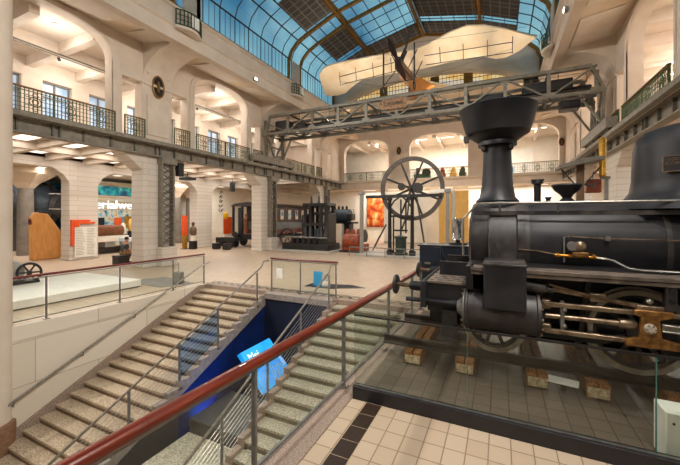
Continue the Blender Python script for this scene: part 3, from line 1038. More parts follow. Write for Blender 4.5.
# ------------------------------------------------------------------ glass barrier before the locomotive
t = T('display_barrier', 'glass barrier on a black plinth along the locomotive', 'barrier', (-1.72, 4.02, 0))
MB().box(-1.72, 5.0, 3.98, 4.09, 0, .165).build('plinth', mat('black plinth paint', '232126', '1C1A1F', rough=.45), t, .004)
for a, b_ in ((-1.715, -.335), (-.325, 1.295), (1.305, 2.9), (2.91, 4.9)):
    g = MB().box(a, b_, 4.03, 4.042, .165, 1.065).build('glass_panel', 'barrierglass', t)
    MB().box(b_ + .0, b_ + .008, 4.028, 4.044, .165, 1.065).build('glass_edge', 'glass_edge', g)
MB().box(-1.72, 5.0, 4.024, 4.048, 1.062, 1.082).build('top_strip', 'black', t)
MB().box(-1.72, 5.0, 4.02, 4.05, .162, .175).build('bottom_strip', 'steel_grey', t)

# added fill lamps of the hall come with the lights
# ------------------------------------------------------------------ overhead crane bridge
t = T('overhead_crane_bridge', 'riveted grey lattice crane bridge spanning the hall below the aeroplane', 'crane', (-5, 19.3, 6))
ZT, ZB, YF, YK = 9.12, 7.95, 18.4, 20.3
XV = [-14.4 + 1.83 * i for i in range(11)]
for yy in (YF, YK):
    MB().bar((-14.0, yy, ZT), (3.7, yy, ZT), .22, .16).build('top_chord', 'crane', t)
    MB().bar((-14.4, yy, ZB), (4.2, yy, ZB), .22, .16).build('bottom_chord', 'crane', t)
    for i, xv in enumerate(XV):
        zt = ZT if 0 < i < 10 else 8.8
        MB().bar((xv, yy, ZB), (xv, yy, zt + .1), .16, .1).build('vertical_post', 'crane', t)
    for i in range(10):
        a, b_ = XV[i], XV[i + 1]
        if i % 2:
            MB().bar((a, yy, ZB), (b_, yy, ZT), .11, .07).build('diagonal_brace', 'crane', t)
        else:
            MB().bar((a, yy, ZT if i else 8.7), (b_, yy, ZB), .11, .07).build('diagonal_brace', 'crane', t)
    for i, xv in enumerate(XV):
        MB().box(xv - .22, xv + .22, yy - .09, yy + .09, ZB - .1, ZB + .2).build('gusset_plate', 'crane', t)
for xa, xb in ((-14.4, -14.0), (4.2, 3.7)):
    for yy in (YF, YK):
        MB().bar((xa, yy, ZB), (xb, yy, ZT), .16, .12).build('end_brace', 'crane', t)
for i, xv in enumerate(XV):
    MB().bar((xv, YF, ZB), (xv, YK, ZB), .1, .08).build('cross_member', 'crane_dark', t)
    if 0 < i < 10:
        MB().bar((xv, YF, ZT), (xv, YK, ZT), .1, .08).build('cross_member', 'crane_dark', t)
    if i < 10:
        MB().bar((xv, YF, ZB - .03), (XV[i + 1], YK, ZB - .03), .07, .05).build('cross_brace', 'crane_dark', t)
MB().box(-14.2, 4.0, 18.55, 19.25, ZB + .22, ZB + .27).build('walkway', 'crane_dark', t)
MB().box(-14.2, 3.9, 19.3, 19.5, ZB + .3, ZB + .62).build('drive_beam', 'crane_dark', t)
MB().cyl((-14.0, 19.0, ZB + .5), (3.8, 19.0, ZB + .5), .05, n=8).build('drive_shaft', 'crane_dark', t)
for x0, x1, z0, z1 in ((-13.9, -12.9, .1, .95), (1.0, 3.1, .4, .95), (-3.0, -2.3, .1, .5), (-12.2, -11.5, .1, .6), (2.6, 3.4, -.5, .1), (-.9, .2, .2, .7)):
    MB().box(x0, x1, 18.8, 19.6, ZB + z0, ZB + z1).build('motor_housing', 'black', t, .05)
MB().bar((-13.0, 17.95, ZB - .32), (3.8, 17.95, ZB - .32), .07, .1).build('lower_rail', 'crane_dark', t)
for xv in XV[1:10]:
    MB().bar((xv, 18.36, ZB - .02), (xv, 17.95, ZB - .3), .05).build('rail_hanger', 'crane_dark', t)
r = MB()
for xx in [-12.9 + 1.2 * i for i in range(15)]:
    r.bar((xx, YK, ZT + .05), (xx, YK, ZT + .75), .03)
r.bar((-13.4, YK, ZT + .75), (4.2, YK, ZT + .75), .03).bar((-13.4, YK, ZT + .42), (4.2, YK, ZT + .42), .02)
r.build('guard_rail', 'crane', t)
for sgn, xe, xi in ((1, XL + .5, -13.6), (-1, XR - .5, 3.2)):
    MB().box(xe - .2, xe + .2, 17.0, 21.6, 6.0, 6.45).build('end_carriage', 'girder', t, .02)
    for y in (17.3, 18.9, 20.0, 21.3):
        MB().lathe([(.24, -.06), (.24, .06)], (xe, y, 6.12), (1, 0, 0), 18).build('carriage_wheel', 'crane_dark', t)
    for yy in (YF, YK):
        MB().bar((xe, yy, 6.4), (xe + sgn * -.05, yy, ZB), .2, .14).build('leg', 'crane', t)
        MB().bar((xe, yy, 6.5), (xi, yy, ZB - .02), .12, .08).build('knee_brace', 'crane', t)
        MB().bar((xe, yy + (.9 if yy == YF else -.9), 6.45), (xe, yy, ZB), .1).build('side_brace', 'crane', t)
    MB().bar((xe, YF, 7.2), (xe, YK, 7.2), .1).build('tie_bar', 'crane', t)
# crane rails on the ledges of both galleries
st(MB().box(XL + .4, XL + .6, 0, 31, 5.70, 5.86), 'beam_crane_rail_left', 'girder')
st(MB().box(XR - .6, XR - .4, 0, 31, 5.70, 5.86), 'beam_crane_rail_right', 'girder')
t = T('crane_plate', 'small rusty lettered plate on the middle of the crane bridge', 'sign', (-5.3, 18.25, 8.7))
MB().box(-6.05, -4.65, 18.22, 18.26, 8.42, 9.0).build('plate', mat('rusty plate', 'A07A58', '6E5038', rough=.7, scale=9), t)
text('lettering', 'CRAMER', .3, 'crane_dark', t, (-5.35, 18.215, 8.7), frame_rot((1, 0, 0), (0, 0, 1)), .008)

# ------------------------------------------------------------------ aeroplane
t = T('aeroplane', 'antique monoplane with broad cream bird shaped wings hanging under the glass roof', 'aeroplane', (-4.4, 19.5, 11))
half = [(0, 19.15), (-1.9, 18.95), (-4.2, 18.85), (-5.4, 18.85), (-6.2, 19.1), (-6.75, 19.7), (-7.0, 20.6), (-7.25, 21.9), (-6.6, 22.3), (-5.6, 22.15), (-4.8, 21.5), (-4.0, 21.0), (-2.6, 20.95), (-1.4, 21.0), (0, 21.05)]
halfR = [(0, 19.15), (.9, 18.85), (2.0, 18.4), (2.9, 18.2), (3.6, 18.4), (4.6, 19.0), (5.4, 19.6), (6.15, 20.15), (5.6, 20.7), (5.0, 21.25), (4.3, 21.45), (3.5, 20.95), (2.9, 20.75), (1.5, 20.9), (0, 21.05)]
zw = lambda x, y: 11.9 - .2 * (y - 19.3)
def wing(pts, nm):
    mb = MB()
    k = 7
    rows = []
    le, te = pts[:8], pts[8:][::-1]
    te = [pts[-1]] + pts[-2:6:-1]
    te = te[:8]
    for (xa, ya), (xb, yb) in zip(le, te):
        row_t, row_b = [], []
        for j in range(k):
            q = j / (k - 1)
            xx, yy = xa + (xb - xa) * q, ya + (yb - ya) * q
            th = .10 * math.sin(PI * min(1, q * .85 + .15)) ** .6 * (1 - .0 * q) + .01
            cam_ = .16 * math.sin(PI * q) * (1 - abs(xx) / 9)
            row_t.append(mb.bm.verts.new((xx - 4.4, yy, zw(xx, yy) + th / 2 + cam_)))
            row_b.append(mb.bm.verts.new((xx - 4.4, yy, zw(xx, yy) - th / 2 + cam_)))
        rows.append((row_t, row_b))
    for i in range(len(rows) - 1):
        for j in range(k - 1):
            (a, b_), (c, d) = rows[i], rows[i + 1]
            mb.bm.faces.new((a[j], a[j + 1], c[j + 1], c[j]))
            mb.bm.faces.new((b_[j], d[j], d[j + 1], b_[j + 1]))
        for j in (0, k - 1):
            (a, b_), (c, d) = rows[i], rows[i + 1]
            mb.bm.faces.new((a[j], c[j], d[j], b_[j]))
    a, b_ = rows[-1]
    for j in range(k - 1):
        mb.bm.faces.new((a[j], a[j + 1], b_[j + 1], b_[j]))
    return mb.build(nm, 'linen', t)
wing([(-0.0, 19.15), (-1.9, 18.95), (-4.2, 18.85), (-5.2, 18.85), (-5.9, 19.05), (-6.5, 19.6), (-6.85, 20.6), (-7.25, 21.9), (-6.9, 22.15), (-6.3, 22.2), (-5.7, 22.1), (-4.9, 21.5), (-4.0, 20.95), (-2.0, 20.9), (0, 21.0)], 'wing')
wing([(0, 19.15), (.9, 18.85), (2.0, 18.4), (2.9, 18.2), (3.7, 18.45), (4.6, 19.0), (5.4, 19.6), (6.15, 20.15), (5.8, 20.55), (5.4, 21.0), (4.7, 21.4), (4.2, 21.35), (3.5, 20.9), (1.6, 20.85), (0, 21.0)], 'wing')
# fuselage
FXC = -4.95
fs = MB()
prof = [(17.9, .14, 10.7), (18.2, .24, 10.65), (19.0, .3, 10.6), (20.2, .32, 10.7), (21.6, .3, 10.95), (23.2, .2, 11.2), (24.4, .06, 11.4)]
rings = []
for y, r_, z in prof:
    rings.append([fs.bm.verts.new((FXC + r_ * math.copysign(abs(math.cos(a)) ** .6, math.cos(a)), y, z + 1.1 * r_ * math.copysign(abs(math.sin(a)) ** .6, math.sin(a)))) for a in [2 * PI * i / 16 for i in range(16)]])
for A, B_ in zip(rings[:-1], rings[1:]):
    for q in range(16):
        fs.bm.faces.new((A[q], A[(q + 1) % 16], B_[(q + 1) % 16], B_[q]))
fs.bm.faces.new(rings[0]); fs.bm.faces.new(rings[-1])
fs.build('fuselage', mat('brown fuselage', '8E6A48', '6F4F34', rough=.55, scale=3), t)
e = MB()
for i in range(4):
    e.cyl((FXC, 17.75 + i * .14, 10.8), (FXC + (.32 if i % 2 else -.32), 17.75 + i * .14, 11.45), .07, n=10)
e.box(FXC - .16, FXC + .16, 17.6, 18.3, 10.35, 10.95)
e.build('engine', 'crane_dark', t)
h = (FXC, 17.35, 10.75)
MB().cyl(h, (FXC, 17.75, 10.72), .09, n=12).build('propeller_hub', 'crane_dark', t)
prop_m = mat('dark varnished propeller', '3A2218', '2A1811', rough=.35)
for sgn in (1, -1):
    bl = MB()
    d = Vector((-.36 * sgn, 0, .93 * sgn)).normalized()
    L = 1.3
    pts = [(Vector(h) + d * (L * i / 4), ww) for i, ww in enumerate((.06, .13, .16, .12, .04))]
    side = Vector((.93, .2, .36)).normalized()
    bl.slab([c + side * ww for c, ww in pts] + [c - side * ww for c, ww in pts[::-1]], (0, 1, 0), .05)
    bl.build('propeller_blade', prop_m, t)
MB().bar((FXC + .2, 17.9, 10.9), (FXC + .55, 17.8, 12.1), .1, .07).bar((FXC + .5, 17.8, 12.05), (FXC + .75, 17.8, 12.35), .3, .08).build('exhaust_stack', 'crane_dark', t)
for dx in (-.25, .25):
    for yy in (18.9, 20.4):
        MB().tube([(FXC + dx, yy, 10.85), (FXC + dx * 3, yy, 11.8)], .03, 6).build('cabane_strut', 'crane_dark', t)
MB().prism([(FXC + .3, 9.2), (FXC + 1.6, 9.75), (FXC + .9, 10.25), (FXC + .35, 10.3)], 'xz', 19.1, 19.5).build('belly_fairing', 'fuselage', t)
# truss girder below the wing
for sgn in (-1, 1):
    lx = lambda q: -4.4 + sgn * (5.0 * q)
    w_ = MB()
    w_.tube([(lx(.12), 18.9, 11.35), (lx(1), 19.6, 11.45)], .022, 5)
    w_.tube([(lx(.12), 19.3, 11.0), (lx(1), 20.0, 11.1)], .022, 5)
    w_.build('under_truss', 'crane_dark', t)
    for q in (.28, .52, .76, 1.0):
        MB().tube([(lx(q), 18.9 + .7 * q, 11.75), (lx(q), 19.1 + .7 * q, 10.95)], .02, 5).build('strut', 'crane_dark', t)
    MB().bar((-5.1 + sgn * .88, 18.3, 9.6), (-5.1 + sgn * .88, 18.3, 11.9), .07).build('king_post', 'crane_dark', t)
    MB().tube([(-5.1 + sgn * .88, 18.3, 11.9), (-4.4 + sgn * 5.6, 19.3, 11.95)], .008, 4).build('bracing_wire', 'crane_dark', t)
    MB().tube([(-5.1 + sgn * .88, 18.3, 9.8), (-4.4 + sgn * 5.0, 19.8, 11.2)], .008, 4).build('bracing_wire', 'crane_dark', t)
    wh = (-5.1 + sgn * .88, 18.3, 9.55)
    w_ = MB().lathe([(.2, -.03), (.24, -.03), (.24, .03), (.2, .03)], wh, (1, 0, 0), 22, True).build('wheel', 'black', t)
    s_ = MB()
    for i in range(8):
        s_.tube([wh, (wh[0], wh[1] + 0.21 * math.cos(i * PI / 4), wh[2] + 0.21 * math.sin(i * PI / 4))], .01, 4)
    s_.build('wheel_spokes', 'steel_grey', w_)
    MB().tube([(-5.1 + sgn * .88, 18.3, 9.8), (-5.0 + sgn * .25, 18.2, 10.5)], .03, 6).build('undercarriage_strut', 'crane_dark', t)
MB().tube([(-5.98, 18.3, 9.9), (-4.22, 18.3, 9.9)], .03, 6).build('axle', 'crane_dark', t)
MB().slab([(-4.35, 22.6, 11.4), (-6.0, 24.6, 11.45), (-4.35, 24.5, 11.45), (-2.8, 24.6, 11.45)], (0, 0, 1), .04).build('tailplane', 'linen', t)
for xx in (-8, -.8):
    MB().tube([(xx, 20.0, 11.8), (xx, 20.0, 15.1)], .012, 4).build('suspension_cable', 'steel_grey', t)
# ------------------------------------------------------------------ the locomotive
t = T('steam_locomotive', 'large black steam locomotive with flared chimney behind the glass barrier', 'locomotive', (1.5, 6.28, .33))
LY, RX = 6.28, .33
BZ, BR = 1.92, .66
MB().lathe([(BR, 0.35), (BR, 5.0)], (0, LY, BZ), (1, 0, 0), 56).build('boiler', 'loco', t)
MB().lathe([(BR - .05, -.43), (BR + .0, -.41), (BR + .012, -.36), (BR + .012, .34), (BR, .37)], (0, LY, BZ), (1, 0, 0), 56).build('smokebox', 'loco_worn', t)
d = MB().lathe([(.5, -.43), (.5, -.445), (.42, -.46), (.2, -.47), (.05, -.475)], (0, LY, BZ), (1, 0, 0), 40).build('smokebox_door', 'loco_worn', t)
MB().tube([(-.485, LY - .25, BZ), (-.485, LY + .25, BZ)], .018, 6).build('door_handle', 'steel', d)
for xb in (.37, 1.95, 3.4):
    MB().lathe([(BR + .004, -.03), (BR + .01, -.03), (BR + .01, .03), (BR + .004, .03)], (xb, LY, BZ), (1, 0, 0), 56, True).build('boiler_band', 'loco_worn', t)
# casing strip on the boiler top and the long hand rail
cs = MB()
for sgn in (-1, 1):
    cs.bar((-.36, LY + sgn * .6, 2.41), (5.0, LY + sgn * .6, 2.41), .04, .06)
cs.build('casing_ledge', 'loco_worn', t)
for sgn in (-1, 1):
    y = LY + sgn * .68
    MB().tube([(-.52, y, 1.75), (-.52, y, 2.32), (-.48, y, 2.37), (-.32, y, 2.545), (-.26, y, 2.56), (5.0, y, 2.55)], .016, 8).build('hand_rail', 'steel', t)
for xx in (.0, .75, 2.2, 3.4):
    MB().tube([(xx, LY - .68, 2.55), (xx, LY - .62, 2.42)], .014, 6).build('rail_bracket', 'steel_grey', t)
# chimney
c = MB().lathe([(.36, -.06), (.36, .0), (.33, .04), (.335, .06), (.28, .12), (.245, .3), (.225, .6), (.215, .9), (.215, .97), (.3, .99), (.3, 1.05), (.29, 1.07)], (-.04, LY, 2.56), n=40).build('chimney', 'loco', t)
MB().lathe([(.29, 0), (.42, .1), (.49, .14), (.5, .17), (.60, .54), (.61, .56), (.58, .575), (.47, .17), (.3, .05)], (-.04, LY, 3.61), n=44).build('spark_arrester', 'loco', c)
for a in (-1, 1):
    MB().ball((-.04 + a * .2, LY - .14, 3.5), .05, (1, 1, 1.2), 10).build('clamp', 'loco_worn', c)
MB().box(-.55, -.48, LY - .22, LY - .1, 3.62, 3.72).build('damper_lever', 'loco_worn', c)
# steam dome and its plate
DX = 2.37
dm = MB().lathe([(.86, -.1), (.8, -.02), (.70, .05), (.64, .14), (.615, .3), (.6, .75), (.57, .9), (.48, 1.0), (.3, 1.06), (.05, 1.08)], (DX, LY, 2.56), n=48).build('steam_dome', 'loco', t)
pa = -math.radians(114)
pc = Vector((DX + .635 * math.cos(pa), LY + .635 * math.sin(pa), 3.04))
pn = Vector((math.cos(pa), math.sin(pa), 0))
pt = Vector((-pn.y, pn.x, 0))
pl = MB().slab([pc - pt * .2 - Vector((0, 0, .1)), pc + pt * .2 - Vector((0, 0, .1)), pc + pt * .2 + Vector((0, 0, .1)), pc - pt * .2 + Vector((0, 0, .1))], pn, .015).build('maker_plate', 'loco', dm)
rim = MB()
q = [pc + pt * a + Vector((0, 0, b_)) + pn * .018 for a, b_ in ((-.2, -.1), (.2, -.1), (.2, .1), (-.2, .1))]
for i in range(4):
    rim.bar(q[i], q[(i + 1) % 4], .012)
rim.build('plate_rim', 'oily', pl)
# lettering follows the plate
for row, sz, dz in (('LOCOMOTIV', .05, .055), ('FLORIDSDORF', .055, 0)):
    o = text('plate_lettering', row, sz, 'oily', dm, pc + pn * .02 + Vector((0, 0, dz)), frame_rot(pt, (0, 0, 1)), .003)
# safety valves and whistle on the boiler
v = MB().lathe([(.05, -.05), (.05, .3), (.08, .31), (.085, .36), (.08, .37)], (.55, LY, 2.57), n=18).build('blast_pipe', 'loco', t)
MB().box(.46, .64, LY - .08, LY + .08, 2.93, 2.955).build('pipe_cap', 'loco', v)
MB().lathe([(.06, -.03), (.05, .02), (.03, .05), (.05, .09), (.05, .1)], (.7, LY, 2.57), n=14).build('small_valve', 'loco', t)
v = MB().lathe([(.1, -.03), (.1, .04), (.06, .08), (.09, .13), (.17, .2), (.2, .26), (.215, .27), (.205, .29), (.15, .22), (.03, .2)], (.95, LY, 2.57), n=28).build('safety_valve', 'loco', t)
MB().ball((.92, LY, 2.83), .09, (1, 1, .6), 12).build('copper_cap', 'oily', v)
# running board, front deck, beam
MB().box(-.36, 5.0, 4.86, 5.14, 1.625, 1.675).build('running_board', 'loco_deck', t, .006)
MB().box(-.36, 5.0, 5.145, 5.75, 1.625, 1.672).build('inner_footplate', 'black', t)
MB().box(-.355, 5.0, 4.875, 4.91, 1.575, 1.62).build('valance', 'loco_deck', t, .004)
MB().box(-.36, 5.0, 6.82, 7.7, 1.62, 1.675).build('running_board', 'loco_deck', t, .006)
MB().box(-.42, -.33, 4.9, 7.66, 1.36, 1.675).build('step_riser', 'loco', t)
dk = MB().box(-1.03, -.36, 5.1, 7.46, 1.365, 1.40).build('front_deck', 'loco_deck', t, .004)
for i in range(4):
    for j in range(13):
        x_, y_ = -.95 + .14 * i + (.07 if j % 2 else 0), 5.22 + .17 * j
        if x_ > -.62 and 5.6 < y_ < 7: continue
        MB().prism([(x_ - .045, y_), (x_, y_ - .03), (x_ + .045, y_), (x_, y_ + .03)], 'xy', 1.398, 1.404).build('deck_hole', 'black', dk)
MB().box(-1.06, -.98, 4.98, 7.58, 1.02, 1.40).build('buffer_beam', 'loco', t, .01)
MB().box(-.98, -.36, 5.12, 5.2, .95, 1.365).build('frame_plate', 'loco', t)
MB().box(-.98, -.4, 5.3, 7.2, .75, 1.1).build('frame_block', 'black', t)
for y in (5.42, 7.14):
    bf = MB().lathe([(.115, 0), (.115, .05), (.075, .08), (.075, .22), (.06, .26)], (-1.06, y, 1.24), (-1, 0, 0), 22).build('buffer_stock', 'loco', t)
    MB().lathe([(.035, 0), (.035, .26)], (-1.28, y, 1.24), (-1, 0, 0), 14).build('buffer_rod', 'oily', bf)
    MB().lathe([(.03, 0), (.15, .01), (.163, .03), (.15, .055), (.08, .075), (.01, .08)], (-1.52, y, 1.24), (-1, 0, 0), 28).build('buffer_disc', 'loco_worn', bf)
MB().tube([(-1.06, LY, 1.2), (-1.25, LY, 1.15), (-1.28, LY, 1.05), (-1.2, LY, 1.0)], .035, 8).build('coupling_hook', 'black', t)
MB().box(-.75, -.55, 4.98, 5.05, .62, 1.0).build('guard_iron', 'black', t)
MB().box(-.82, -.42, 4.92, 5.2, .60, .64).build('foot_step', 'black', t)
# cylinder, slide box and tail rod
CY, CZ, CR = 5.06, 1.07, .285
cy = MB().lathe([(CR - .04, -.44), (CR, -.42), (CR, -.40), (CR - .015, -.39), (CR - .015, .42), (CR + .01, .43), (CR + .01, .46)], (0, CY, CZ), (1, 0, 0), 44).build('cylinder', 'loco_worn', t)
MB().lathe([(.24, .46), (.24, .475), (.1, .49), (.07, .56)], (0, CY, CZ), (1, 0, 0), 30).build('rear_cover', 'loco_worn', cy)
MB().lathe([(.26, -.44), (.26, -.455), (.14, -.48), (.08, -.55)], (0, CY, CZ), (1, 0, 0), 30).build('front_cover', 'steel_grey', cy)
for i in range(12):
    a = 2 * PI * i / 12
    for xx in (.47, -.46):
        MB().cyl((xx, CY + .25 * math.cos(a), CZ + .25 * math.sin(a)), (xx + (.02 if xx > 0 else -.02), CY + .25 * math.cos(a), CZ + .25 * math.sin(a)), .016, n=6).build('bolt', 'oily', cy)
MB().lathe([(.05, 0), (.045, .1), (.034, .12), (.034, .74)], (-.55, CY, 1.105), (-1, 0, 0), 14).build('tail_rod', 'loco', t)
MB().box(-.19, .3, 4.73, 5.4, 1.16, 1.735).build('valve_chest', 'loco', t, .012)
MB().box(-.2, .31, 4.72, 5.42, 1.72, 1.75).build('chest_lid', 'loco_worn', t, .006)
# steam pipe casing up the smokebox
pp = []
for i in range(9):
    a = math.radians(-4 + 9.5 * i)
    pp.append((LY - (BR + .09) * math.cos(a), BZ + (BR + .09) * math.sin(a) - .02))
inner = [(LY - (BR - .05) * math.cos(math.radians(-4 + 9.5 * i)), BZ + (BR - .05) * math.sin(math.radians(-4 + 9.5 * i))) for i in range(9)][::-1]
MB().prism([(5.5, 1.67)] + pp[:7] + inner[2:] + [(5.8, 1.67)], 'yz', -.16, .24).build('steam_pipe_casing', 'loco_worn', t, .02)
for xa, xb in ((-.14, -.06), (-.06, .0)):
    MB().tube([(xa, 5.40, 1.77), (-.075, 5.44, 1.98), (xb, 5.40, 1.77)], .014, 6).build('casing_latch', 'black', t)
# slide bars, piston rod, crosshead, connecting rod
for z, h_ in ((1.255, .055), (.925, .055)):
    MB().box(.5, 1.85, 4.90, 4.97, z - h_ / 2, z + h_ / 2).build('slide_bar', 'oily', t, .008)
for z in (1.25, .95):
    MB().box(.48, .58, 4.92, 5.16, z - .055, z + .055).build('gland_block', 'oily', t, .01)
for z in (1.2, 1.0):
    MB().ball((.72, 4.93, z), .03, (1, 1, 1), 10).build('oil_cup', 'steel', t)
MB().cyl((.52, 4.96, 1.105), (1.42, 4.96, 1.105), .033, n=14).build('piston_rod', 'oily', t)
MB().lathe([(.055, 0), (.06, .02), (.06, .14), (.05, .16)], (1.26, 4.96, 1.105), (1, 0, 0), 16).build('gland_collar', 'oily', t)
MB().box(.68, .72, 4.92, 5.02, .9, 1.3).build('gland_bracket', 'steel_grey', t)
ch = MB().prism([(1.3, .88), (1.3, .95), (1.42, .99), (1.44, 1.22), (1.38, 1.24), (1.38, 1.30), (1.72, 1.30), (1.72, 1.24), (1.6, 1.2), (1.62, 1.0), (1.85, .95), (1.85, .88)], 'xz', 4.86, 4.92)
cro = ch.build('crosshead', 'rust', t, .008)
MB().lathe([(.055, 0), (.055, .03), (.03, .04), (.03, .05)], (1.51, 4.86, 1.105), (0, -1, 0), 14).build('crosshead_pin', 'tyre', cro)
bb_ = MB()
for i in range(6):
    a = i * PI / 3
    bb_.cyl((1.51 + .042 * math.cos(a), 4.835, 1.105 + .042 * math.sin(a)), (1.51 + .042 * math.cos(a), 4.815, 1.105 + .042 * math.sin(a)), .01, n=6)
bb_.build('pin_bolts', 'steel', cro)
rod = MB()
rod.bar((1.62, 4.9, 1.12), (3.0, 4.9, 1.06), .05, .09).bar((1.62, 4.87, 1.155), (3.0, 4.87, 1.09), .02, .02).bar((1.62, 4.87, 1.085), (3.0, 4.87, 1.03), .02, .02)
rod.build('connecting_rod', 'steel', t, .005)
# valve gear
MB().lathe([(.07, 0), (.07, .22), (.045, .24), (.045, .32)], (.3, 5.0, 1.46), (1, 0, -.13), 16).build('valve_spindle_guide', 'loco_worn', t)
MB().bar((.6, 4.98, 1.44), (1.55, 4.98, 1.31), .035, .05).build('radius_rod', 'oily', t)
MB().box(.98, 1.14, 4.94, 5.02, 1.33, 1.43).build('rod_clevis', 'oily', t, .01)
MB().tube([(.56, 4.94, 1.5), (.9, 4.94, 1.42), (1.3, 4.94, 1.35)], .013, 6).build('lubricator_pipe', 'oily', t)
MB().box(1.42, 1.75, 4.93, 5.0, 1.27, 1.34).build('combination_lever', 'oily', t, .012)
MB().box(1.66, 1.76, 4.9, 5.0, 1.3, 1.6).build('hanger_bracket', 'loco_worn', t, .006)
for z in (1.42, 1.54):
    MB().lathe([(.026, 0), (.026, .02)], (1.71, 4.9, z), (0, -1, 0), 12).build('bracket_bolt', 'black', t)
MB().tube([(1.86, 4.9, 1.58), (1.9, 4.9, 1.45), (1.95, 4.9, 1.36)], .024, 8).build('reversing_lever', 'oily', t)
MB().bar((1.85, 4.92, .85), (1.85, 4.92, 1.32), .04, .05).build('drop_link', 'oily', t)
MB().box(1.88, 2.2, 4.92, 5.02, 1.2, 1.38).build('expansion_link', 'oily', t, .02)
MB().ball((1.53, 4.94, 1.39), .04, (1, 1, .9), 10).build('oil_cup', 'steel', t)
# wheels
def wheel(x, r, hub, n, cw=False):
    for y, sg in ((5.56, -1), (6.9, 1)):
        w = MB().lathe([(r - .065, -.05), (r, -.05), (r + .0, .04), (r + .03, .05), (r + .03, .075), (r - .065, .075)], (x, y, RX + r + .0), (0, 1, 0), 56, True).build('wheel_tyre', 'tyre', t)
        s = MB()
        zc = RX + r
        for i in range(n):
            a = 2 * PI * i / n + .2
            s.bar((x + hub * math.cos(a), y, zc + hub * math.sin(a)), (x + (r - .06) * math.cos(a), y, zc + (r - .06) * math.sin(a)), .05, .04, (0, 1, 0))
        s.lathe([(r - .11, -.03), (r - .06, -.03), (r - .06, .06), (r - .11, .06)], (x, y, zc), (0, 1, 0), 48, True)
        s.build('wheel_spokes', 'loco_worn', w)
        MB().lathe([(hub, -.08), (hub, .08)], (x, y, zc), (0, 1, 0), 24).build('wheel_hub', 'loco_worn', w)
        if cw:
            MB().prism([(x + (r - .1) * math.cos(a * PI / 8 - .9), zc + (r - .1) * math.sin(a * PI / 8 - .9)) for a in range(7)], 'xz', y - .04, y + .04).build('balance_weight', 'loco_worn', w)
    MB().cyl((x, 5.56, RX + r), (x, 6.9, RX + r), .08, n=16).build('axle', 'black', t)
wheel(-.08, .43, .1, 9)
wheel(1.6, .54, .13, 11, True)
wheel(3.2, .54, .13, 11, True)
MB().box(-.9, 4.8, 5.72, 5.78, .62, 1.62).build('main_frame', 'loco', t)
MB().box(-.9, 4.8, 6.72, 6.78, .62, 1.62).build('main_frame', 'loco', t)
MB().box(.3, 1.2, 5.3, 5.72, .72, .8).build('motion_plate', 'black', t)
MB().bar((.95, 5.5, .58), (1.08, 5.5, 1.6), .12, .06).build('brake_hanger', 'loco_worn', t)
MB().box(2.3, 2.36, 5.05, 5.7, .8, 1.6).build('motion_bracket', 'loco_worn', t)
MB().box(2.42, 4.8, 5.05, 5.6, 1.05, 1.5).build('air_reservoir', 'loco', t, .1)
# check valve, pipes on the boiler side
fy = LY - BR
k = MB().lathe([(.075, 0), (.08, .03), (.07, .07), (.03, .1)], (.99, fy - .02, 1.94), (0, -1, 0), 20).build('check_valve', 'oily', t)
MB().lathe([(.06, 0), (.065, .08)], (.9, fy - .02, 1.95), (0, -1, 0), 16).build('valve_wheel', 'steel_grey', k)
MB().box(.9, 1.09, fy - .1, fy, 1.80, 1.87).build('valve_body', 'rust', k, .015)
MB().cyl((.7, fy - .06, 1.815), (1.18, fy - .06, 1.80), .02, n=10).build('union_pipe', 'brass', k)
for xx in (.72, .86, 1.13):
    MB().lathe([(.03, 0), (.03, .035)], (xx, fy - .06, 1.812), (1, 0, 0), 6).build('union_nut', 'brass', k)
MB().tube([(.81, fy - .05, 1.72), (.81, fy - .05, 2.07), (.87, fy - .03, 2.07)], .013, 8).build('standpipe', 'steel', k)
MB().tube([(1.16, fy - .06, 1.8), (1.28, fy - .07, 1.79), (1.36, fy - .1, 1.77), (1.42, fy - .18, 1.73), (1.46, fy - .3, 1.705), (1.56, fy - .38, 1.70), (3.4, fy - .4, 1.70)], .016, 8).build('feed_pipe', 'steel', t)
MB().tube([(.86, fy - .03, 2.08), (1.25, fy - .03, 2.06), (1.3, fy - .045, 2.06), (3.4, fy - .05, 2.045)], .009, 6).build('thin_pipe', 'oily', t)
MB().box(1.27, 1.33, fy - .06, fy, 2.03, 2.09).build('pipe_clip', 'steel', t)
MB().tube([(.25, fy - .02, 1.87), (.48, fy - .02, 1.86), (.72, fy - .04, 1.82)], .008, 6).build('thin_pipe', 'oily', t)
MB().box(4.2, 5.0, 5.0, 7.56, 1.67, 3.9).build('cab_front', 'loco', t, .03)

